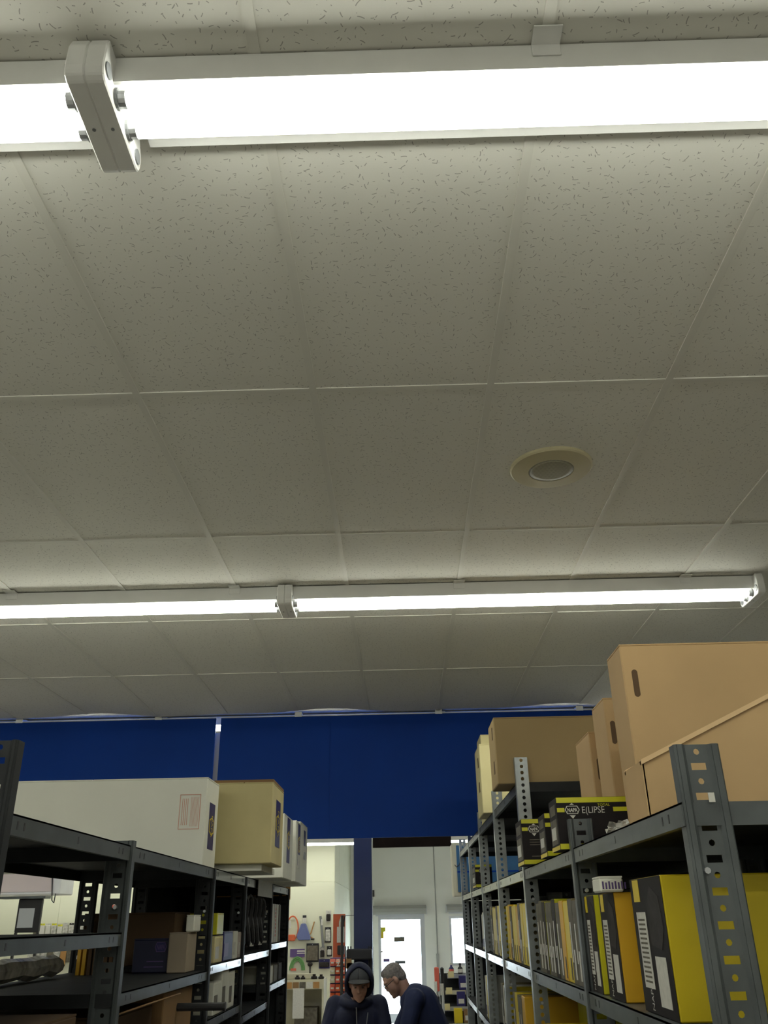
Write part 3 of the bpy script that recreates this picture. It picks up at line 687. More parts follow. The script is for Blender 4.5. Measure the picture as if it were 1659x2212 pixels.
# ---------------------------------------------------------------- rotor boxes standing like books
def rotor_box(label, y0, y1, z, h, style, depth=.30, x0=.565, group='rotor boxes on the right shelves', lean=0.0):
    t = thing('rotor_box', label, 'box', (x0+depth/2, (y0+y1)/2, z), group)
    bodym = M_ORG if (style == 'k' and h < .27) else {'y': M_YEL, 'g': M_YELG, 'o': M_ORG, 'k': M_YEL, 'w': M_WBOX, 'c': mat('olive_board', (.26, .22, .10), .7), 'q': M_YELG}[style]
    MB().box(x0, x0+depth, y0, y1, z, z+h).build('body', bodym, t, bevel=min(.003, (y1-y0)*.1))
    w = y1-y0; G = Face((x0, y1, z), (0, -1, 0), (0, 0, 1))     # u runs towards the camera
    if style in 'kcq':
        G.rect(.0005, w-.0005, .001, h-.001, 'spine_print', {'k': M_BLK, 'c': M_GREY, 'q': M_CHAR}[style], t)
        if w < .1:
            G.rect(w*.16, w*.36, h*.25, h*.72, 'barcode_label', M_LABEL, t, .0008); G.rect(w*.56, w*.84, .015, h*.40, 'part_label', M_LABEL, t, .0008)
        elif w > .035:
            G.rect(w*.10, w*.30, h*.82, h*.99, 'yellow_flash', M_YEL, t, .0008)
            G.rect(w*.12, w*.42, h*.18, h*.74, 'barcode_label', M_LABEL, t, .0008)
            G.rect(w*.55, w*.86, .02, h*.42, 'part_label', M_LABEL, t, .0008)
            G.rects([(w*.16, w*.38, h*(.22+.035*k), h*(.235+.035*k)) for k in range(14)], 'barcode', M_GREY, t, .0011)
            G.poly([(w*.5, h*.5), (w*.8, h*.47), (w*.92, h*.62), (w*.88, h*.85), (w*.66, h*.93), (w*.5, h*.8)], 'product_picture', M_CHAR, t, .0008)
            Face((x0, y1-w*.34, z+h*.02), (0, 0, 1), (0, 1, 0)).text('NAPA', 0, 0, min(.028, w*.26), 'lettering', M_LABEL, t, .0009, sx=.8)
        else:
            G.rect(w*.3, w*.7, .01, h*.45, 'part_label', M_LABEL, t, .0008)
    elif style in 'yo':
        G.rect(w*.60, w*.80, .010, h*.30, 'part_label', M_GREY, t)
    elif style == 'w':
        G.rect(w*.2, w*.8, .02, h*.3, 'part_label', M_NAVY, t)
    return t
def yat(px, py=2030, X=.565): return PX(px, py, X).y
ZM = 1.846
desc = {'k': 'black spined yellow rotor box', 'c': 'grey spined rotor box', 'q': 'charcoal spined lime rotor box', 'y': 'yellow rotor box', 'g': 'lime yellow rotor box', 'o': 'orange yellow rotor box', 'w': 'white parts box'}
def row(spec, z, where, X=.567):
    for i, (y0, y1, h, st) in enumerate(spec):
        rotor_box('%s, %s of %s, right rack' % (desc[st], ORD[i], where), y0, y1-.003, z, h, st, x0=X+random.uniform(0, .003))
def fill(y, h, codes, z, where):
    sp_ = []
    for ch_, th in codes:
        sp_.append((y, y+th, h+random.uniform(-.012, .006), ch_)); y += th
    row(sp_, z, where)
row([(yat(1440), yat(1372), .285, 'k'), (yat(1335), yat(1302), .262, 'k'), (yat(1290), yat(1269), .262, 'q')], ZM, 'the first middle bay')
u, v = PY(1296, 1914, 2.52), PY(1350, 1937, 2.52)
t = carton('flat_box', 'small white box with purple lettering on top of the rotor boxes', u.x, v.x, 2.52, 2.62, 2.109, 2.148, M_WBOX)
Face((u.x, 2.52, 2.109), (1, 0, 0), (0, 0, 1)).rects([(.006+.0085*k, .0105+.0085*k, .007, .026-.003*(k % 2)) for k in range(8)], 'blurred_lettering', M_PURP, t)
fill(3.02, .262, [('k', .085), ('c', .085), ('c', .085), ('y', .10), ('o', .085), ('c', .085), ('q', .085), ('c', .085), ('c', .085), ('q', .085), ('c', .085), ('c', .085)], ZM, 'the second middle bay')
fill(4.26, .268, [('c', .09), ('y', .10), ('y', .10), ('y', .09), ('c', .09), ('o', .09), ('y', .09), ('y', .09), ('c', .09), ('o', .09), ('y', .09)], ZM, 'the third middle bay')
fill(5.43, .268, [('y', .11), ('y', .11), ('y', .11), ('c', .10), ('y', .11), ('y', .11), ('c', .11)], ZM, 'the fourth middle bay')
fill(6.58, .24, [('w', .11), ('c', .10), ('w', .11), ('w', .10)], ZM, 'the fifth middle bay')
# bottom visible shelf
ZL = 1.421
fill(3.05, .225, [('y', .16), ('c', .09), ('q', .09)], ZL, 'the second low bay')
fill(4.72, .28, [('o', .12), ('c', .09), ('c', .09), ('y', .11), ('c', .09)], ZL, 'the third low bay')
fill(5.45, .28, [('y', .10), ('c', .10), ('w', .10), ('c', .10)], ZL, 'the fourth low bay')
fill(6.60, .27, [('w', .10), ('c', .11), ('y', .10), ('w', .10)], ZL, 'the fifth low bay')
# open yellow carton with flaps on the low shelf
y0, y1 = 3.72, 4.08
t = thing('open_carton', 'open yellow carton with raised flaps on the low right shelf', 'box', (.72, 3.93, ZL))
MB().box(.57, .87, y0, y1, ZL, ZL+.15).build('body', M_YEL, t, bevel=.003)
MB().add([(.57, y0, ZL+.15), (.57, y1, ZL+.15), (.50, y1, ZL+.20), (.50, y0, ZL+.20)], [(0, 1, 2, 3)]).build('flap', M_YEL, t, solid=.003)
MB().add([(.57, y1, ZL+.15), (.87, y1, ZL+.15), (.87, y1+.04, ZL+.23), (.57, y1+.04, ZL+.23)], [(0, 1, 2, 3)]).build('flap', M_YEL, t, solid=.003)
carton('back_box', 'dim olive yellow box at the back of the low right shelf', .80, 1.1, 4.30, 4.6, ZL, ZL+.28, M_YELG, group=None)
carton('dark_box', 'dark box at the back of the right middle shelf behind rotor boxes', .92, 1.14, 3.4, 3.9, ZM, ZM+.31, M_CHAR)

# blue light box standing on the end of the right rack
c0, c1 = PY(975, 1822, 9.25), PY(977, 1937, 9.25)
t = thing('sign_cabinet', 'blue faced display cabinet with cream frame beyond the right rack', 'cabinet', (c0.x+.4, 9.4, 0))
bx0, bx1, bz0, bz1 = c0.x, c0.x+.86, c1.z, c0.z
MB().box(bx0, bx1, 9.25, 9.55, bz0, bz1).build('case', M_CREAMF, t, bevel=.006)
MB().box(bx0+.045, bx1-.045, 9.238, 9.25, bz0+.04, bz1-.02).build('blue_face', M_CYAN, t)
MB().box(bx0+.045, bx1-.045, 9.234, 9.238, (bz0+bz1)/2-.03, (bz0+bz1)/2-.015).build('divider', M_BLUE, t)
for x in (bx0+.12, bx1-.12): MB().box(x-.03, x+.03, 9.35, 9.45, 0, bz0).build('stand_leg', M_STEELD, t)
MB().tube([PY(982, 1868, 9.23), PY(986, 1873, 9.23), PY(992, 1868, 9.23), PY(995, 1858, 9.23)], .004, 5).build('wire', M_BLACK, t)

# ---------------------------------------------------------------- left rack: boxes on top
def napa_side(t, x, y0, y1, zc, hh, wid=.09, logo=True):
    """blue label on the aisle side of a carton (faces +x)"""
    G = Face((x, y0, 0), (0, 1, 0), (0, 0, 1)); yc = (y1-y0)/2
    G.rect(yc-wid/2, yc+wid/2, zc-hh/2, zc+hh/2, 'side_label', M_NAVY, t)
    if logo:
        pts = [(yc, zc-hh*.20), (yc+wid*.40, zc-hh*.13), (yc+wid*.40, zc+hh*.13), (yc, zc+hh*.20), (yc-wid*.40, zc+hh*.13), (yc-wid*.40, zc-hh*.13)]
        G.poly(pts, 'logo', M_YEL, t, .0008); G.poly([(yc+(a-yc)*.78, zc+(b-zc)*.84) for a, b in pts], 'logo_field', M_NAVY, t, .0013)
        F2 = Face((x, y0+yc, zc), (0, 0, -1), (0, 1, 0)); F2.text('NAPA', 0, -wid*.12, wid*.36, 'logo_lettering', M_YEL, t, .0020, align='CENTER', sx=.85)
ZL2 = ZLT+.001
yw = 4.02
t = carton('long_white_carton', 'long white carton with red stamp on the left top shelf', -1.95, PY(450, 1682, yw).x, yw, yw+.26, ZL2, PY(300, 1682, yw).z, M_WBOX, group='cartons on the left top shelf', seam='x')
F = Face((PY(384, 1790, yw).x, yw, PY(384, 1792, yw).z), (1, 0, 0), (0, 0, 1))
w_, h_ = .095, .150
F.rects([(0, w_, 0, .003), (0, w_, h_-.003, h_), (0, .003, 0, h_), (w_-.003, w_, 0, h_)], 'stamp_border', M_PINK, t)
F.rects([(.012+.008*k, .0145+.008*k, .018, h_-.018) for k in range(4)], 'stamp_lines', M_PINK, t)
F.rects([(.052+.0055*k, .0535+.0055*k, .012, h_-.012) for k in range(7)], 'stamp_rules', M_PINK, t)
xr = PY(450, 1682, yw).x
napa_side(t, xr, yw, yw+.26, 2.455, .20, .12)
yt = 4.36; xt0, xt1 = PY(464, 1690, yt).x, PY(591, 1690, yt).x
t = carton('yellowed_carton', 'yellowed square carton overhanging the left top shelf beside the white one', xt0, xt1, yt, yt+.40, ZL2+.030, PY(530, 1690, yt).z, M_YBOX, group='cartons on the left top shelf', seam='x')
MB().box(xt0-.002, xt1+.001, yt-.001, yt+.38, PY(530, 1690, yt).z, PY(530, 1690, yt).z+.012).build('lid', M_KRAFT2, t)
napa_side(t, xt1, yt, yt+.40, 2.50, .22, .16, True)
MB().box(xt0-.1, xt1-.05, yt+.05, yt+.5, ZL2, ZL2+.029).build('liner_board', M_WBOX, base=(xt0, yt+.2, ZL2))
tag(bpy.data.objects['liner_board'], 'flat white board lying under the yellowed carton', 'board')
yb1 = 5.20; xb1 = PY(628, 1780, yb1+.3).x
t = carton('white_carton', 'white carton with blue side label behind the yellowed one', xb1-.45, xb1, yb1, yb1+.42, ZL2, PY(610, 1757, yb1).z, M_WBOX, group='cartons on the left top shelf', seam='x')
napa_side(t, xb1, yb1, yb1+.42, 2.49, .25, .14)
yb2 = 5.72; xb2 = PY(648, 1790, yb2+.2).x
t = carton('white_carton', 'white carton with torn blue side label, second from the far end', xb2-.4, xb2, yb2, yb2+.32, ZL2, PY(640, 1772, yb2).z, M_WBOX, group='cartons on the left top shelf', seam='x')
napa_side(t, xb2, yb2, yb2+.32, 2.50, .25, .13); MB().box(xb2-.001, xb2+.003, yb2+.1, yb2+.22, 2.36, 2.44).build('torn_patch', M_LABEL, t)
yb3 = 6.10; xb3 = PY(661, 1790, yb3+.35).x
t = carton('grey_carton', 'greyish white carton at the far end of the left top shelf', xb3-.4, xb3, yb3, yb3+.45, ZL2, PY(655, 1774, yb3).z, M_WBOX, group='cartons on the left top shelf', seam='x')
napa_side(t, xb3, yb3+.15, yb3+.40, 2.58, .10, .12, False); MB().box(xb3-.001, xb3+.003, yb3+.2, yb3+.34, 2.44, 2.49).build('tape_patch', M_CLEAR, t)
# pegboard under the far cartons
u, v = PY(590, 1890, 6.84), PY(624, 1915, 6.84)
t = thing('pegboard', 'brown pegboard end panel at the far end of the left rack', 'pegboard', (-1.1, 6.87, 1.9))
MB().box(-1.40, -.84, 6.86, 6.866, 2.20, 2.34).build('board', M_PEG, t)
m = MB()
for i in range(16):
    for j in range(4): m.cyl((-1.36+.032*i, 6.857, 2.22+.032*j), (-1.36+.032*i, 6.861, 2.22+.032*j), .004, 6)
m.build('peg_holes', M_LABEL, t)

# left rack contents
z1_ = 2.032
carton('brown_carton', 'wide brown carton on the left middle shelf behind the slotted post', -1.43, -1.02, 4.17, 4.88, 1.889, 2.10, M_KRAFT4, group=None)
t = carton('navy_box', 'dark navy parts box with faint hexagon logo on the left shelf', -1.135, -.985, 3.96, 4.07, 1.871, 1.998, mat('dark_navy_print', (.010, .012, .05), .5))
F = Face((-1.135, 3.96, 1.871), (1, 0, 0), (0, 0, 1)); F.hexlogo(.115, .095, .050, .038, t, M_PURP, M_NAVY, M_PURP); F.rects([(.05, .13, .02, .024), (.06, .13, .04, .044)], 'fine_print', M_PURP, t)
carton('beige_box', 'plain beige box on the left shelf beside the dark post', -.975, -.895, 3.90, 4.06, 1.871, 2.02, mat('beige_board', (.34, .28, .21), .8, var=.06))
carton('white_narrow_box', 'narrow white box lying on top of the beige box', -.915, -.88, 3.93, 4.05, 2.021, 2.085, M_WBOX)
# lower left cartons
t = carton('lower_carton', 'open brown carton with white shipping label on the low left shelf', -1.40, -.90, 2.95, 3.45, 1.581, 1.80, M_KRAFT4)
MB().box(-1.05, -.95, 2.946, 2.95, 1.62, 1.74).build('shipping_label', M_LABEL, t); MB().box(-1.05, -.95, 2.945, 2.946, 1.72, 1.74).build('label_band', M_PURP, t)
MB().add([(-.90, 2.95, 1.80), (-.90, 3.45, 1.80), (-.80, 3.43, 1.83), (-.80, 2.97, 1.83)], [(0, 1, 2, 3)]).build('flap', M_KRAFT2, t, solid=.004)
carton('lower_carton', 'second brown carton on the low left shelf beside the black rod', -1.35, -.88, 3.52, 3.98, 1.581, 1.83, M_KRAFT2)
q0, q1 = PX(415, 2172, -.83), PX(484, 2174, -.70)
t = thing('black_rod', 'short black rod poking out of the low left shelf', 'rod', (q1.x-.2, q1.y, q1.z))
MB().cyl((q1.x-.42, q1.y, q1.z), (q1.x, q1.y, q1.z), .014, 12).build('shaft', M_BLACK, t); MB().cyl((q1.x-.004, q1.y, q1.z), (q1.x+.006, q1.y, q1.z), .016, 12).build('tip', M_BLACK, t)
o = bpy.data.objects
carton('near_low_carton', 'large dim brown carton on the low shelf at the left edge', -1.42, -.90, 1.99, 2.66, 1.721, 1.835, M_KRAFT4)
# wrapped roll, navy can, thin orange boards
t = thing('wrapped_roll', 'long roll wrapped in clear plastic on the left shelf', 'roll', (-1.38, 3.4, 1.871))
rr = random.Random(3); pth = []; rad = []
for k in range(13): pth.append((-1.385+rr.uniform(-.008, .008), 2.92+.072*k, 1.913+rr.uniform(-.004, .004))); rad.append(.036+rr.uniform(-.012, .006))
MB().tube(pth, rad, 9).build('wrapping', M_CLEAR, t); MB().cyl((-1.385, 2.90, 1.913), (-1.385, 3.81, 1.913), .020, 10).build('core', M_KRAFT2, t)
q = PZ(47, 2150, 1.722); q.y = min(q.y, 2.75); q.x = max(q.x, -1.38)
t = thing('navy_drum', 'dark navy can standing on the left shelf', 'can', (q.x, q.y, 1.721))
MB().lathe([(.052, 0), (.054, .006), (.052, .012), (.052, .165), (.054, .172), (.048, .178)], (q.x, q.y, 1.721), 20).build('body', M_NAVY, t, smooth=False)
MB().cyl((q.x, q.y, 1.899), (q.x, q.y, 1.93), .016, 12).build('cap', M_LABEL, t)
for k in range(8):
    xk = -1.34+.022*k
    o_ = MB().box(xk, xk+.014, 3.88, 3.95, 1.871, 1.985-.006*k).build('thin_board', M_ORG if k < 2 else M_KRAFT4, base=(xk+.007, 3.91, 1.871)); tag(o_, 'thin %s board, %s in the row on the left shelf' % ('orange' if k < 2 else 'brown', ['first', 'second', 'third', 'fourth', 'fifth', 'sixth', 'seventh', 'eighth'][k]), 'board', 'thin boards on the left shelf')
# third left bay: upright packs
zq = 1.889
def pack(name, label, a, b, h, m, z, X=XLF-.01, d=.13, ytest=2050, lab=None, cat='box'):
    y0, y1 = sorted((PX(a, ytest, X).y, PX(b, ytest, X).y))
    t = carton(name, label, X-d, X, y0, y1-.003, z, z+h, m, cat=cat, group='packs on the left shelves', bev=.003)
    if lab: Face((X, y0, z), (0, 1, 0), (0, 0, 1)).rect(.01, max(.02, (y1-y0)*.5), h*.15, h*.6, 'label', lab, t)
    return t
pack('yellow_box', 'small yellow box standing on the white pack of the left shelf', 466, 480, .09, M_YELG, zq+.115)
pack('white_pack', 'cream upright pack with lettered spine next to the dark left post', 464, 481, .11, M_CREAM, zq, lab=M_LABEL)
pack('navy_pack', 'navy blue upright pack on the left shelf', 483, 502, .125, M_NAVY, zq, lab=M_PURP)
pack('white_pack', 'rounded white upright pack on the left shelf', 503, 513, .125, M_WBOX, zq, lab=M_LABEL)
pack('grey_pack', 'greyish pink pack at the end of the left shelf bay', 514, 521, .120, mat('greyish_board', (.42, .36, .33), .7), zq, lab=M_LABEL)
for k, (a, b, h) in enumerate(((462, 478, .13), (479, 493, .17), (494, 506, .155))):
    pack('white_tall_box', 'tall white box, %s of three on the low left shelf' % ['first', 'second', 'third'][k], a, b, h, M_WBOX, 1.681, ytest=2140, lab=M_GREY)
# fourth bay: hanging dark belts and white card
t = thing('white_card', 'blank white card hanging at the top of the left rack', 'card', (-.84, 5.62, 2.05))
u, v = PX(559, 1895, -.838), PX(587, 1940, -.838)
MB().box(-.84, -.836, u.y, v.y, v.z, u.z-.01).build('sheet', M_LABEL, t); MB().cyl((-.838, (u.y+v.y)/2, u.z-.015), (-.838, (u.y+v.y)/2, u.z+.005), .004, 6).build('hook', M_ALU, t)
for k in range(5):
    yy = 5.12+.155*k
    t = thing('hanging_belt', 'black looped belt hanging in the fourth left bay, %s from the camera' % ORD[k], 'belt', (-.88, yy, 1.95), 'belts hanging in the left rack')
    pts = []
    for i in range(18):
        a = 2*PI*i/18; pts.append((-.88+.012*math.sin(a*2), yy+.05*math.sin(a), 2.062+(.118+.01*(k % 2))*math.cos(a)))
    MB().tube(pts, .014, 6, closed=True).build('loop', M_BLACK, t); MB().box(-.885, -.872, yy-.03, yy+.03, 1.93, 1.98).build('sleeve', M_LABEL if k % 2 == 0 else M_CHAR, t)
for k in range(4):
    t = thing('catalogue', 'catalogue standing in the last left bay, %s from the camera, %s spine' % (ORD[k], ['white', 'white and red', 'pale', 'grey'][k]), 'book', (-.95, 6.15+.10*k, 1.931), 'catalogues in the left rack')
    y0 = 6.10+.11*k
    MB().box(-1.07, -.86, y0, y0+.075, 1.931, 2.16).build('cover', [M_WBOX, M_LABEL, M_WBOX, M_GREY][k], t, bevel=.003); MB().box(-1.065, -.865, y0+.006, y0+.069, 2.16, 2.162).build('pages', M_LABEL, t)
    if k == 1: Face((-.86, y0, 1.931), (0, 0, -1), (0, 1, 0)).rects([(-.205+.022*k, -.190+.022*k, .022, .054) for k in range(8)], 'blurred_lettering', M_RED, t)
for k in range(3):
    carton('low_pack', 'pack with %s front on the lowest visible left shelf' % ['white', 'grey', 'black'][k], -1.1, -.86, 6.05+.22*k, 6.22+.22*k, 1.701, 1.80, [M_WBOX, M_GREY, M_CHAR][k], group='packs on the left shelves')

# ---------------------------------------------------------------- far left: things seen through the rack
YW = YPEG-.01
u, v = PY(30, 1893, 9.8), PY(128, 1932, 9.8)
t = thing('hanging_box_sign', 'white box with pale front hanging beyond the left rack', 'sign', ((u.x+v.x)/2, 9.9, v.z))
MB().box(u.x-.5, v.x, 9.8, 10.2, v.z, u.z+.15).build('case', M_WHITE, t, bevel=.01); MB().box(u.x-.5, v.x-.08, 9.792, 9.8, v.z+.03, u.z+.1).build('front', mat('pale_pink', (.70, .60, .58), .5), t)
MB().tube([PY(113, 1895, 9.78), PY(112, 1945, 9.78), PY(116, 1951, 9.78), PY(120, 1930, 9.78)], .006, 5).build('cord', M_BLACK, t)
for x in (u.x-.3, v.x-.2): MB().cyl((x, 10.0, u.z+.14), (x, 10.0, CEIL+.017), .005, 6).build('hanger', M_BLACK, t)
u, v = PY(43, 1942, 13.0), PY(84, 2014, 13.0)
t = thing('framed_board', 'black framed glossy display board seen through the left rack', 'display board', ((u.x+v.x)/2, 13.0, v.z-.9))
MB().box(u.x, v.x, 12.97, 13.03, v.z, u.z).build('frame', M_BLACK, t, bevel=.01); MB().box(u.x+.03, v.x-.09, 12.962, 12.97, v.z+.06, u.z-.12).build('face', mat('glossy_grey', (.45, .47, .50), .12), t)
MB().box(u.x-.25, v.x+.06, 12.9, 13.1, u.z, u.z+.05).build('top_rail', M_STEEL, t)
for x in (u.x, v.x-.03): MB().box(x, x+.03, 12.98, 13.02, v.z-.9, v.z).build('leg', M_BLACK, t)
u, v = PY(233, 1949, YW), PY(252, 1975, YW)
t = thing('wall_notice', 'grey wall sign with white top and red corner', 'sign', ((u.x+v.x)/2, YW-.02, v.z))
MB().box(u.x, v.x, YW-.03, YW, v.z, u.z).build('plate', M_GREY, t); MB().box(u.x+.03, v.x, YW-.04, YW-.03, (u.z+v.z)/2, u.z-.02).build('white_field', M_LABEL, t); MB().box(u.x+.08, v.x, YW-.05, YW-.04, v.z+.03, (u.z+v.z)/2+.05).build('red_field', M_RED, t)
# row of bagged goods on the wall seen through the left rack
rg = random.Random(11)
for k in range(11):
    px = 82+12.5*k; u = PY(px, 1995+rg.uniform(-2, 2), YW); hh = rg.uniform(.16, .26)
    t = thing('bagged_item', 'small bagged item on the wall hooks, %s from the left' % ['first', 'second', 'third', 'fourth', 'fifth', 'sixth', 'seventh', 'eighth', 'ninth', 'tenth', 'eleventh'][k], 'bag', (u.x, YW-.03, u.z-hh), 'bagged goods on the wall')
    MB().box(u.x-.045, u.x+.045, YW-.05, YW-.02, u.z-hh, u.z-.03).build('bag', rg.choice([M_CLEAR, M_LABEL, M_PEG, M_GREY]), t, bevel=.008); MB().box(u.x-.04, u.x+.04, YW-.04, YW-.034, u.z-.03, u.z).build('header_card', rg.choice([M_LABEL, M_CHAR, M_YELG]), t)
    MB().cyl((u.x, YW-.06, u.z-.01), (u.x, YW, u.z-.01), .005, 6).build('hook', M_ALU, t)
for k in range(9):
    px = 70+14*k; u = PY(px, 2048+rg.uniform(-3, 2), YW); hh = rg.uniform(.2, .3)
    t = thing('bagged_item', 'bagged item in the lower wall row, %s from the left' % ['first', 'second', 'third', 'fourth', 'fifth', 'sixth', 'seventh', 'eighth', 'ninth'][k], 'bag', (u.x, YW-.03, u.z-hh), 'bagged goods on the wall')
    MB().box(u.x-.05, u.x+.05, YW-.05, YW-.02, u.z-hh, u.z-.03).build('bag', rg.choice([M_CLEAR, M_KRAFT2, M_PEG, M_GREY]), t, bevel=.008); MB().box(u.x-.045, u.x+.045, YW-.04, YW-.034, u.z-.03, u.z).build('header_card', rg.choice([M_LABEL, M_CHAR, M_RED]), t)

# ---------------------------------------------------------------- display wall goods (left of the column)
def wq(px, py, d=.03): return PY(px, py, YW-d)
def hang(name, label, cat, px, py):
    u = wq(px, py); return thing(name, label, cat, (u.x, YW-.03, u.z)), u
t, u = hang('hose_loop', 'coiled orange hose in a clear bag on the display wall', 'hose', 632, 2030)
m = MB(); c = wq(632, 2005)
m.tube([(c.x+.10*math.cos(2*PI*i/16), YW-.04, c.z+.19*math.sin(2*PI*i/16)) for i in range(16)], .012, 6, closed=True); m.build('coil', M_ORPL, t)
MB().box(c.x-.08, c.x+.05, YW-.05, YW-.02, c.z-.20, c.z-.10).build('fitting', M_ORPL, t, bevel=.01); MB().box(c.x-.09, c.x-.03, YW-.045, YW-.03, c.z, c.z+.12).build('card', M_LABEL, t)
t, u = hang('funnel', 'blue grey plastic funnel with white tag on the display wall', 'funnel', 657, 2026)
c = wq(657, 2010)
MB().prism([(c.x-.05, c.z+.11), (c.x+.03, c.z+.11), (c.x+.12, c.z-.11), (c.x+.11, c.z-.15), (c.x-.10, c.z-.15), (c.x-.13, c.z-.09)], 'y', YW-.07, YW-.01).build('cone', M_BLUEP, t, bevel=.012)
MB().box(c.x-.03, c.x+.035, YW-.04, YW-.03, c.z+.12, c.z+.24).build('tag', M_LABEL, t); MB().box(c.x-.03, c.x+.035, YW-.042, YW-.03, c.z+.20, c.z+.24).build('tag_header', M_BLACK, t)
t, u = hang('angled_rod', 'thin angled metal rod tool beside the funnel', 'tool', 674, 2028)
MB().tube([wq(679, 1991), wq(672, 2015), wq(667, 2022), wq(678, 2028)], .011, 6).build('rod', M_PEG, t); MB().cyl(wq(672, 2028), wq(679, 2029), .016, 8).build('grip', M_BLACK, t)
t, u = hang('long_tool', 'long dark rod with a white sticker on the display wall', 'tool', 695, 2045)
MB().tube([wq(692, 1979), wq(694, 1992), wq(698, 2046)], .020, 8).build('shaft', M_SOCK, t); a = wq(695.5, 1992); MB().box(a.x-.014, a.x+.02, YW-.056, YW-.05, a.z-.05, a.z+.05).build('sticker', M_LABEL, t)
def blister(label, x0, x1, y0, y1, mb, mc, hd=.3):
    u, v = wq(x0, y0), wq(x1, y1); h = u.z-v.z
    t = thing('blister_pack', label, 'pack', ((u.x+v.x)/2, YW-.03, v.z), 'packs on the display wall')
    MB().box(u.x, v.x, YW-.025, YW-.015, v.z, u.z).build('backing_card', mc, t); MB().box(u.x+.01, v.x-.01, YW-.06, YW-.025, v.z+.02, u.z-h*hd).build('blister', mb, t, bevel=.012)
    MB().cyl(((u.x+v.x)/2, YW-.07, u.z-.02), ((u.x+v.x)/2, YW, u.z-.02), .005, 6).build('hook', M_ALU, t)
    return t
blister('small blister pack with black header at the top of the display wall', 704, 715, 1967, 1992, M_CHAR, M_LABEL)
blister('grey hanging pack with black header below the small blister pack', 702, 715, 2003, 2036, M_CLEAR, M_BLACK, .15)
blister('square grey gasket pack with dark header on the display wall', 662, 688, 2038, 2078, M_GREY, M_BLACK, .12)
blister('narrow dark pack right of the gasket pack', 691, 702, 2045, 2070, M_CHAR, M_CLEAR)
blister('pale pack with two tone header near the orange rack', 706, 717, 2044, 2066, M_LABEL, M_BLACK)
blister('wide dark pack at the bottom right of the display wall', 689, 712, 2072, 2092, M_CHAR, M_NAVY)
t, u = hang('hose_pack', 'green hose loop hanging from a blue card', 'hose', 642, 2095)
a, b = wq(627, 2050), wq(658, 2067); MB().box(a.x, b.x, YW-.04, YW-.02, b.z, a.z).build('card', M_PURP, t); F = Face((a.x, YW-.04, b.z), (1, 0, 0), (0, 0, 1)); F.rects([(.12, .26, .08, .10), (.12, .28, .05, .065)], 'fine_print', M_LABEL, t)
m = MB()
for k in range(3):
    m.tube([(wq(642, 2093).x+(.125-.02*k)*math.cos(PI*i/12), YW-.045, wq(642, 2096).z+(.20-.025*k)*math.sin(PI*i/12)) for i in range(13)], .013, 6)
m.build('hose', M_GREEN, t); a = wq(632, 2094); MB().box(a.x-.03, a.x+.06, YW-.06, YW-.03, a.z-.02, a.z+.015).build('clamp', M_RED, t)
t, u = hang('valve_tool', 'small dark valve with stem on the display wall', 'tool', 670, 2095)
a = wq(670, 2083); MB().ell((a.x, YW-.04, a.z), (.045, .03, .035)).build('head', M_CHAR, t); MB().cyl((a.x, YW-.04, a.z-.15), (a.x, YW-.04, a.z), .012, 8).build('stem', M_CHAR, t)
# orange red bin tower
u, v = PY(713, 2070, 14.9), PY(747, 2195, 14.9)
t = thing('bin_tower', 'orange red tower of small labelled bins left of the column', 'bin rack', ((u.x+v.x)/2, 15.0, 0))
MB().box(u.x, v.x, 14.93, 15.15, 0, u.z).build('case', M_PURP, t)
cw = (v.x-u.x)/3; rh = .115
for r in range(11):
    for c in range(3):
        x0 = u.x+cw*c; z0 = u.z-rh*(r+1)
        if (r == 1 and c == 0) or (r == 2 and c == 0): mm = M_CREAMF
        else: mm = M_ORPL if (r+c) % 3 else M_RED
        b = MB(); b.prism([(14.93, z0+.008), (14.86, z0+.012), (14.84, z0+rh*.55), (14.90, z0+rh-.01), (14.93, z0+rh-.01)], 'x', x0+.005, x0+cw-.005)
        b = b.build('bin', mm, t); MB().box(x0+.02, x0+cw-.02, 14.832, 14.842, z0+rh*.38, z0+rh*.58).build('bin_label', M_LABEL, b)
F = Face((u.x+cw*1.2, 14.835, u.z-.13), (1, 0, 0), (0, 0, 1)); F.text('2', 0, .02, .14, 'lettering', M_LABEL, t)
# orange tool column above it
u, v = PY(720, 1975, 15.4), PY(746, 2064, 15.4)
t = thing('tool_panel', 'red panel with orange handled tools above the bin tower', 'tool panel', ((u.x+v.x)/2, 15.4, 0))
MB().box(u.x, v.x, 15.38, 15.40, .3, u.z).build('panel', M_ORPL, t); MB().box(u.x, v.x, 15.36, 15.42, 0, .3).build('foot', M_PURP, t)
for k in range(3):
    a = PY(734+4*k, 1992, 15.36); MB().tube([(a.x, 15.35, a.z-.10), (a.x, 15.35, a.z), (a.x+.03, 15.35, a.z+.10)], [.014, .014, .008], 7).build('handle', M_BLACK if k else M_LABEL, t); MB().box(a.x-.02, a.x+.02, 15.34, 15.37, a.z-.16, a.z-.08).build('grip', M_ORPL, t, bevel=.006)
a, b = PY(728, 2002, 15.34), PY(744, 2036, 15.34); wc = MB().box(a.x, b.x, 15.33, 15.35, b.z, a.z).build('white_pack', M_LABEL, t)
MB().prism([(a.x+.06, (a.z+b.z)/2-.02), (b.x-.02, (a.z+b.z)/2-.06), (b.x-.02, (a.z+b.z)/2+.04)], 'y', 15.324, 15.33).build('pack_print', M_BLACK, wc)
a, b = PY(729, 2042, 15.34), PY(744, 2062, 15.34); MB().box(a.x, b.x, 15.30, 15.36, b.z, a.z).build('black_pack', M_BLACK, t, bevel=.01)
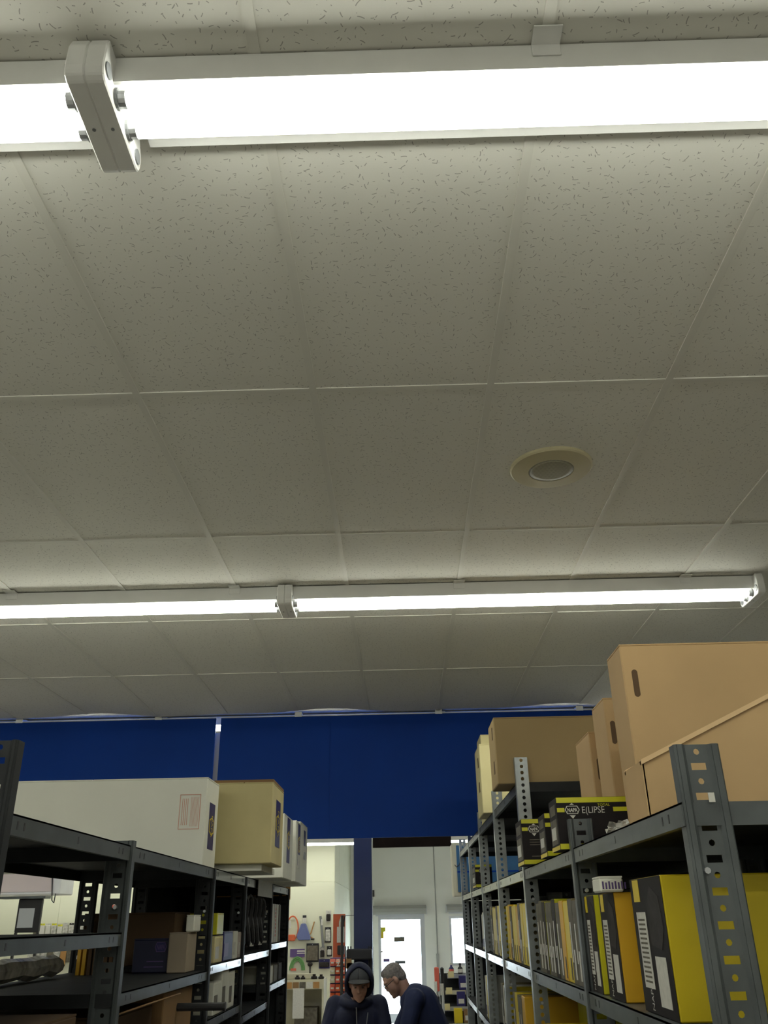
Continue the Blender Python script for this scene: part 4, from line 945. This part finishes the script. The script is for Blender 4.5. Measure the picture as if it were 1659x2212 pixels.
# cream gondola end in front of the wall
u, v = PY(613, 2104, 13.4), PY(700, 2136, 13.4)
t = thing('gondola', 'cream gondola shelf with price strip and hanging paper list', 'display shelf', ((u.x+v.x)/2, 13.6, 0))
zg = PY(660, 2116, 13.4).z
MB().box(u.x-.3, v.x, 13.4, 13.9, zg-.02, zg).build('deck', M_CREAMF, t); MB().box(u.x-.3, v.x, 13.385, 13.4, v.z, zg).build('price_rail', M_CREAMF, t)
for k in range(10):
    x = u.x-.25+.095*k
    if x < v.x-.1: MB().box(x, x+.085, 13.378, 13.385, v.z+.01, zg-.03).build('price_card', [M_KRAFT2, M_GREY, M_LABEL, M_PEG][k % 4], t)
MB().box(v.x-.03, v.x, 13.4, 13.9, 0, zg-.02).build('end_panel', M_CREAMF, t); MB().box(u.x-.3, v.x-.03, 13.86, 13.89, 0, zg-.03).build('back_panel', M_CREAMF, t)
MB().box(u.x-.3, v.x-.03, 13.42, 13.86, zg-.62, zg-.60).build('lower_deck', M_CREAMF, t)
a, b = PY(633, 2135, 13.37), PY(656, 2200, 13.37); MB().box(a.x, b.x, 13.366, 13.370, b.z, a.z).build('paper_list', M_LABEL, t)
carton('pipe_stock', 'long pale tube box lying on the cream gondola shelf', u.x-.1, u.x+.42, 13.5, 13.62, zg+.001, zg+.065, M_CREAMF)
for k, (px, sc) in enumerate(((644, .036), (656, .033), (680, .044), (695, .040))):
    a = PY(px, 2110, 13.55); t2 = thing('small_part', 'dark machined part on the cream gondola shelf, %s from the left' % ['first', 'second', 'third', 'fourth'][k], 'part', (a.x, 13.46, zg), 'parts on the gondola')
    MB().lathe([(sc*.9, 0.001), (sc, .01), (sc, sc*.7), (sc*.5, sc*.9), (sc*.5, sc*1.4), (sc*.2, sc*1.4)], (a.x, 13.46, zg), 14).build('body', M_CHAR, t2); MB().cyl((a.x-sc*1.2, 13.46, zg+sc*.5), (a.x+sc*1.2, 13.46, zg+sc*.5), sc*.2, 8).build('pin', M_ALU, t2)
carton('low_grey_box', 'grey lidded box on the lower gondola deck', u.x+.15, v.x-.1, 13.5, 13.8, zg-.60, zg-.35, M_GREY)

# ---------------------------------------------------------------- right hand display beyond the grey haired man
ugd = PY(932, 2148, 12.0)
gx_l, gx_r = PY(936, 2212, 12.0).x, PY(1006, 2212, 12.0).x+.3
t = thing('product_gondola', 'black stepped product display to the right of the grey haired man', 'display shelf', ((gx_l+gx_r)/2, 12.2, 0))
steps = [(2212, 950, 11.8), (2175, 957, 12.0), (2140, 962, 12.2), (2105, 966, 12.4)]
zs_ = []
for k, (py, px, Y) in enumerate(steps):
    q = PY(px, py, Y); zs_.append((q.x, q.z, Y))
for k, (x, z, Y) in enumerate(zs_):
    MB().box(x, gx_r, Y, 12.7, z-.03, z).build('shelf', M_STEELD, t); MB().box(x, gx_r, Y-.006, Y, z-.045, z+.002).build('price_rail', M_ALU if k % 2 else M_CREAMF, t)
    MB().box(x+.01, x+.085, Y-.014, Y-.008, z-.035, z+.035).build('price_tag', M_CREAM, t)
MB().box(zs_[0][0]+.05, gx_r, 12.66, 12.7, 0, zs_[3][1]).build('back_panel', M_STEELD, t); MB().box(zs_[0][0]+.02, zs_[0][0]+.05, 11.85, 12.7, 0, zs_[0][1]-.03).build('side_panel', M_STEELD, t)
rg = random.Random(21)
for k, (x, z, Y) in enumerate(zs_):
    for j in range(5):
        xx = x+.18+.115*j
        if k == 3:
            t = thing('bottle', 'small dark bottle on the top step of the product display, %s from the left' % ['first', 'second', 'third', 'fourth', 'fifth'][j], 'bottle', (xx-.12, Y+.1, z), 'bottles on the product display')
            MB().lathe([(.030, .001), (.032, .006), (.032, .065), (.013, .085), (.013, .10)], (xx-.12, Y+.1, z), 14).build('body', M_BLACK if j % 2 else M_NAVY, t, smooth=True); MB().cyl((xx-.12, Y+.1, z+.10), (xx-.12, Y+.1, z+.122), .016, 10).build('cap', M_LABEL if j % 2 == 0 else M_BLACK, t)
            MB().lathe([(.0325, .015), (.0325, .055)], (xx-.12, Y+.1, z), 14).build('label', M_LABEL if j % 2 else M_RED, t)
        else:
            mm = rg.choice([M_CHAR, M_YEL, M_RED, M_GREY, M_NAVY, M_KRAFT2, M_BLACK])
            tt = carton('shelf_pack', 'pack with %s front on step %s of the product display, %s from the left' % (mm.name.split('_')[0], ['one', 'two', 'three'][k], ['first', 'second', 'third', 'fourth', 'fifth'][j]), xx, xx+.10, Y+.03, Y+.13, z+.001, z+rg.uniform(.12, .2), mm, group='packs on the product display')
            Face((xx, Y+.03, z), (1, 0, 0), (0, 0, 1)).rect(.015, .085, .03, .08, 'label', rg.choice([M_LABEL, M_YEL, M_CHAR]), tt)
for nm, lab, a, b, Y, mm, m2 in (('spray_stand', 'red and white topped display pole beside the door', (938, 2090), (950, 2142), 13.0, M_RED, M_LABEL), ('black_case', 'black case standing left of the product display', (933, 2152), (951, 2185), 11.6, M_BLACK, M_CHAR), ('navy_case', 'navy case below the black one', (931, 2186), (950, 2230), 11.6, M_NAVY, M_CHAR), ('dark_display', 'narrow black hanging display with white tip', (951, 2090), (961, 2150), 11.3, M_BLACK, M_LABEL)):
    u, v = PY(*a, Y), PY(*b, Y)
    low = {'black_case': v.z, 'navy_case': v.z}.get(nm, 0)
    t = thing(nm, lab, 'display', ((u.x+v.x)/2, Y, low))
    MB().box(u.x, v.x, Y, Y+.12, v.z+.002, u.z).build('body', mm, t, bevel=.01); MB().box(u.x-.01, u.x+.03, Y-.006, Y+.0, v.z, v.z+.12).build('tip', m2, t)
    if low == 0: MB().cyl(((u.x+v.x)/2, Y+.06, 0), ((u.x+v.x)/2, Y+.06, v.z+.01), .015, 8).build('pole', M_ALU, t); MB().cyl(((u.x+v.x)/2, Y+.06, 0), ((u.x+v.x)/2, Y+.06, .02), .12, 16).build('foot', M_BLACK, t)
u = PY(941, 2230, 11.6)
o_ = thing('case_stand', 'low dark stand under the stacked cases', 'stand', (u.x, 11.66, 0))
MB().box(u.x-.1, u.x+.1, 11.58, 11.74, u.z-.03, u.z).build('top', M_STEELD, o_); MB().box(u.x-.06, u.x+.06, 11.62, 11.70, 0, u.z-.03).build('pedestal', M_STEELD, o_)

# ---------------------------------------------------------------- service counter the two men lean on
t = thing('service_counter', 'long dark service counter the two men stand at', 'counter', (-.55, 7.95, 0))
MB().box(-1.6, .48, 7.72, 8.06, 1.0, 1.04).build('worktop', M_KRAFT2, t, bevel=.004); MB().box(-1.55, .44, 7.77, 8.0, .1, 1.0).build('front_panel', M_STEEL, t); MB().box(-1.5, .40, 7.82, 7.98, 0, .1).build('plinth', M_BLACK, t)

# ---------------------------------------------------------------- people
def blob(name, mb, voxel, m, parent, smooth=2, base=None):
    o = mb.build(name, m, parent, base=base)
    md = o.modifiers.new('r', 'REMESH'); md.mode = 'VOXEL'; md.voxel_size = voxel
    if smooth: ms = o.modifiers.new('s', 'SMOOTH'); ms.iterations = smooth; ms.factor = .5
    dg = bpy.context.evaluated_depsgraph_get(); dg.update()
    me = bpy.data.meshes.new_from_object(o.evaluated_get(dg)); o.modifiers.clear(); o.data = me; me.name = name
    me.materials.clear(); me.materials.append(m)
    for p in me.polygons: p.use_smooth = True
    return o
def Mrot(fwd, up):
    f = Vector(fwd).normalized(); l = Vector(up).cross(f).normalized(); u = f.cross(l)
    return Matrix((l, f, u)).transposed()        # local x = left of the face, y = forward, z = up
def head(mb, c, R, s=1.0):
    c = Vector(c); L = lambda x, y, z: c+R@Vector((x*s, y*s, z*s))
    E = lambda p, r: mb.ell(L(*p), tuple(q*s for q in r), R)
    E((0, -.012, .035), (.076, .097, .088)); E((0, .02, -.03), (.069, .076, .085)); E((0, .045, -.085), (.045, .045, .038))
    E((0, .084, -.010), (.010, .020, .030)); E((0, .094, -.028), (.013, .014, .011)); E((.034, .055, -.035), (.028, .024, .030)); E((-.034, .055, -.035), (.028, .024, .030))
    E((0, .078, .028), (.056, .018, .012)); E((0, .078, -.062), (.026, .018, .007)); E((0, .077, -.074), (.022, .018, .007)); E((0, .072, -.103), (.022, .022, .018))
    for q in (-1, 1): E((q*.078, -.008, -.005), (.012, .022, .034))
    return L
def eyes(L, R, parent, s=1.0):
    for q in (-1, 1): MB().ell(L(q*.031, .083, .004), (.010*s, .007*s, .0062*s), R, 10, 8).build('eye', mat('eye_dark', (.10, .075, .06), .3), parent, smooth=True)
def hand(mb, wrist, d, up, side):
    d = Vector(d).normalized(); up = Vector(up); up = (up-d*up.dot(d)).normalized(); s = d.cross(up)*side; w = Vector(wrist)
    Rm = Matrix((s, d, up)).transposed()
    mb.ell(w+d*.045, (.040, .055, .016), Rm); mb.cap(w-d*.03, .027, w+d*.02, .024)
    for k, (o, ln) in enumerate(((-.030, .070), (-.010, .082), (.011, .076), (.030, .060))):
        a = w+d*.088+s*o; b = a+d*ln*.5-up*.006; e = b+d*ln*.42-up*.026
        mb.cap(a-d*.02, .0098, b, .0088); mb.cap(b, .0088, e, .0075)
    a = w+d*.025-s*.034; b = a+d*.035-s*.026-up*.006; e = b+d*.034-s*.006-up*.010
    mb.cap(a, .0125, b, .0105); mb.cap(b, .0105, e, .0085)

# the man in hood and cap, facing the camera and looking down
bx, by = PY(771, 2150, 8.35).x, 8.35
base = Vector((bx, by, 0))
hc = Vector((PY(776, 2130, 8.17).x, 8.17, 1.572))
R1m = Mrot((.03, -.95, -.33), (0, -.33, .95)); R1h = Mrot((.03, -.86, -.55), (0, -.5, .86))
b = MB(); L1 = head(b, hc, R1m)
sh = [Vector((bx+s*.185, by-.01, 1.40)) for s in (-1, 1)]
b.cap(hc+Vector((0, .05, -.06)), .056, (bx, by-.02, 1.42), .062)
b.cap((bx, by+.02, 1.36), .12, (bx, by+.07, 1.0), .13); b.cap(sh[0], .07, sh[1], .07)
el = [Vector((bx-.26, by-.06, 1.16)), Vector((bx+.25, by-.06, 1.16))]; wr = [Vector((bx-.10, by-.38, 1.085)), Vector((bx+.06, by-.37, 1.085))]
for i in (0, 1):
    b.cap(sh[i], .055, el[i], .043); b.cap(el[i], .042, wr[i], .028); hand(b, wr[i], (wr[i]-el[i]), (0, 0, 1), -1 if i == 0 else 1)
for s in (-1, 1):
    b.cap((bx+s*.09, by+.08, .95), .085, (bx+s*.10, by+.05, .50), .055); b.cap((bx+s*.10, by+.05, .50), .055, (bx+s*.10, by+.08, .09), .038); b.cap((bx+s*.10, by+.09, .05), .04, (bx+s*.11, by-.09, .035), .032)
p1 = blob('person', b, .0065, M_SKIN, None, 3, base=base)
tag(p1, 'person in dark navy hooded jacket and cap looking down, facing the camera', 'person')
eyes(L1, R1m, p1)
for s in (-1, 1): MB().ell(L1(s*.032, .085, .020), (.020, .006, .005), R1m, 10, 6).build('eyebrow', M_HAIR, p1, smooth=True)
MB().ell(L1(0, .085, -.068), (.022, .008, .0035), R1m, 10, 6).build('mouth', mat('lips', (.30, .13, .11), .5), p1, smooth=True)
j = MB()
j.cap((bx, by+.02, 1.335), .150, (bx, by+.08, .93), .165); j.cap((bx-.17, by, 1.385), .085, (bx+.17, by, 1.385), .085); j.cap((bx-.09, by-.05, 1.30), .11, (bx-.08, by-.01, .95), .13); j.cap((bx+.09, by-.05, 1.30), .11, (bx+.08, by-.01, .95), .13)
j.cap((bx, by, 1.43), .10, (bx, by-.02, 1.38), .13)
for i in (0, 1): j.cap(sh[i], .082, el[i], .068); j.cap(el[i], .068, wr[i]+(el[i]-wr[i])*.10, .045)
# folded collar of the hood round the neck
j.tube([(bx+.115*math.cos(2*PI*i/18), by-.03+.12*math.sin(2*PI*i/18), 1.445+.030*math.sin(2*PI*i/18)) for i in range(18)], .036, 10, closed=True)
blob('jacket', j, .010, M_JACK, p1, 3)
MB().tube([(bx+.004, by-.185, 1.40), (bx+.01, by-.178, 1.2), (bx+.012, by-.16, .98)], .005, 6).build('zip', M_SOCK, p1)
MB().tube([(bx+.10, by-.165, 1.36), (bx+.085, by-.185, 1.26), (bx+.07, by-.19, 1.18)], .004, 6).build('drawstring', M_SOCK, p1)
tr = MB(); tr.cap((bx, by+.08, .95), .15, (bx, by+.08, .88), .155)
for s in (-1, 1): tr.cap((bx+s*.085, by+.08, .90), .105, (bx+s*.10, by+.05, .50), .08); tr.cap((bx+s*.10, by+.05, .50), .08, (bx+s*.10, by+.08, .10), .068)
blob('trousers', tr, .014, M_TROU, p1, 2)
for s in (-1, 1):
    q = MB(); q.cap((bx+s*.10, by+.10, .055), .055, (bx+s*.115, by-.11, .045), .045); blob('shoe', q, .012, M_BLACK, p1, 1)
# cap: dome and brim; hood: open shell
def shell(c, R, rad, t0, t1, amax, n=18, m=10, openfront=0.0):
    b = MB(); vs_ = []; fs = []
    for i in range(m+1):
        t = t0+(t1-t0)*i/m
        for k in range(n+1):
            a = -PI/2-amax+2*amax*k/n       # centred on the back of the head
            vs_.append(Vector(c)+R@Vector((rad[0]*math.sin(t)*math.cos(a), rad[1]*math.sin(t)*math.sin(a), rad[2]*math.cos(t))))
    for i in range(m):
        for k in range(n): q = i*(n+1)+k; fs.append((q, q+1, q+n+2, q+n+1))
    return b.add(vs_, fs)
cb = shell(L1(0, -.008, .045), R1m, (.090, .112, .090), 0.02, PI*.53, PI*.999)
cap = cb.build('cap', M_CAP, p1, smooth=True, solid=.006)
vs_ = []; fs = []
for i in range(5):
    for k in range(13):
        a = math.radians(25+130*k/12); r = .098+.040*i/4*math.sin(a)
        vs_.append(L1(.86*r*math.cos(a), .005+r*math.sin(a)*(1+.15*i/4), .074-.010*(i/4)-.030*abs(math.cos(a))**2))
for i in range(4):
    for k in range(12): q = i*13+k; fs.append((q, q+1, q+14, q+13))
MB().add(vs_, fs).build('cap_brim', mat('cap_brim_grey', (.055, .055, .055), .8), p1, smooth=True, solid=.006)
hb = shell(L1(0, -.022, .012), R1h, (.118, .138, .138), 0.02, PI*.86, PI*.60, 20, 12)
hb.build('hood', M_JACK, p1, smooth=True, solid=.016)
rim = [L1(0, -.022, .012)+R1h@Vector((.118*math.sin(t)*math.cos(a), .138*math.sin(t)*math.sin(a), .138*math.cos(t))) for t, a in [(.02+(PI*.86-.02)*i/12, -PI/2+PI*.60) for i in range(12, -1, -1)]+[(.02+(PI*.86-.02)*i/12, -PI/2-PI*.60) for i in range(1, 13)]]
MB().tube(rim, .013, 8).build('hood_edge', M_JACK, p1, smooth=True)

# the grey haired man in profile, bent forward to the left
bx, by = PY(900, 2190, 8.72).x, 8.72
base = Vector((bx+.10, by, 0))
hc = PY(851, 2117, 8.70)
R2m = Mrot((-.80, -.14, -.58), (-.56, -.05, .82))
b = MB(); L2 = head(b, hc, R2m, 1.02)
nk = PY(884, 2150, 8.72)
b.cap(L2(0, -.045, -.05), .058, nk+Vector((.0, 0, -.05)), .064)
ch = Vector((bx, by, 1.38)); pv = Vector((bx+.16, by+.02, .98))
b.cap(ch, .125, pv, .135)
sh = [ch+Vector((-.02, -.19, .05)), ch+Vector((.0, .19, .05))]
b.cap(sh[0], .07, sh[1], .07)
el = [Vector((bx-.10, by-.25, 1.16)), Vector((bx-.16, by+.14, 1.15))]; wr = [Vector((bx-.20, by-.45, 1.085)), Vector((bx-.24, by-.16, 1.09))]
for i in (0, 1): b.cap(sh[i], .055, el[i], .044); b.cap(el[i], .042, wr[i], .029); hand(b, wr[i], wr[i]-el[i], (0, 0, 1), -1 if i == 0 else 1)
for s in (-1, 1):
    b.cap(pv+Vector((0, s*.085, -.04)), .085, (bx+.15, by+s*.09, .5), .055); b.cap((bx+.15, by+s*.09, .5), .055, (bx+.20, by+s*.09, .09), .038); b.cap((bx+.21, by+s*.09, .05), .04, (bx+.04, by+s*.10, .035), .032)
p2 = blob('person', b, .0065, M_SKIN, None, 3, base=base)
tag(p2, 'person with short grey hair, glasses and navy shirt leaning forward in profile', 'person')
eyes(L2, R2m, p2)
MB().ell(L2(0, .086, -.070), (.022, .008, .0035), R2m, 10, 6).build('mouth', mat('lips', (.30, .13, .11), .5), p2, smooth=True)
h = shell(L2(0, -.014, .037), R2m, (.0835, .104, .0945), 0.02, PI*.50, PI*.999, 24, 8)
h = MB(); h.ell(L2(0, -.020, .050), (.082, .100, .084), R2m); h.ell(L2(0, -.062, .000), (.070, .058, .075), R2m); h.ell(L2(0, .025, .085), (.062, .050, .040), R2m)
for s in (-1, 1): h.ell(L2(s*.068, -.022, .015), (.014, .030, .040), R2m)
blob('hair', h, .006, M_HAIR, p2, 2)
g = MB()
for s in (-1, 1):
    pts = rrect(-.026, .026, -.019, .019, .012, 3)
    g.tube([L2(s*.034+x, .104-.010*abs(s*.034+x)/.03, .002+z) for x, z in pts], .0022, 6, closed=True)
    g.tube([L2(s*.060, .092, .008), L2(s*.080, .04, .010), L2(s*.083, -.012, .012), L2(s*.080, -.030, -.006)], .0030, 6)
g.tube([L2(-.008, .106, .006), L2(0, .110, .010), L2(.008, .106, .006)], .0022, 6)
g.build('glasses', M_BLACK, p2)
j = MB()
j.cap(ch+Vector((.0, 0, .01)), .150, pv, .165); j.cap(sh[0]+Vector((.01, 0, -.01)), .085, sh[1]+Vector((.01, 0, -.01)), .085); j.cap(ch+Vector((.06, 0, .0)), .14, pv+Vector((.03, 0, .06)), .16)
for i in (0, 1): j.cap(sh[i], .083, el[i], .070); j.cap(el[i], .068, wr[i]+(el[i]-wr[i])*.12, .045)
j.cap(nk+Vector((.02, 0, -.03)), .075, ch+Vector((0, 0, .03)), .11)
blob('shirt', j, .010, M_SHIRT, p2, 3)
nd = (L2(0, -.045, -.05)-nk).normalized(); Rn = Mrot(nd.orthogonal(), nd)
colr = MB(); vs_ = []; fs = []
for i in range(2):
    for k in range(19):
        a = 2*PI*k/18; r = .072-.006*i; vs_.append(nk+Rn@Vector((r*math.cos(a), r*math.sin(a), -.035+.060*i)))
for k in range(18): fs.append((k, k+1, k+20, k+19))
colr.add(vs_, fs).build('collar', M_SHIRT, p2, smooth=True, solid=.006)
tr = MB(); tr.cap(pv, .15, pv+Vector((0, 0, -.06)), .155)
for s in (-1, 1): tr.cap((pv.x, by+s*.085, .90), .105, (bx+.15, by+s*.09, .5), .08); tr.cap((bx+.15, by+s*.09, .5), .08, (bx+.20, by+s*.09, .10), .068)
blob('trousers', tr, .014, M_TROU, p2, 2)
for s in (-1, 1):
    q = MB(); q.cap((bx+.22, by+s*.09, .055), .055, (bx+.03, by+s*.10, .045), .045); blob('shoe', q, .012, M_BLACK, p2, 1)
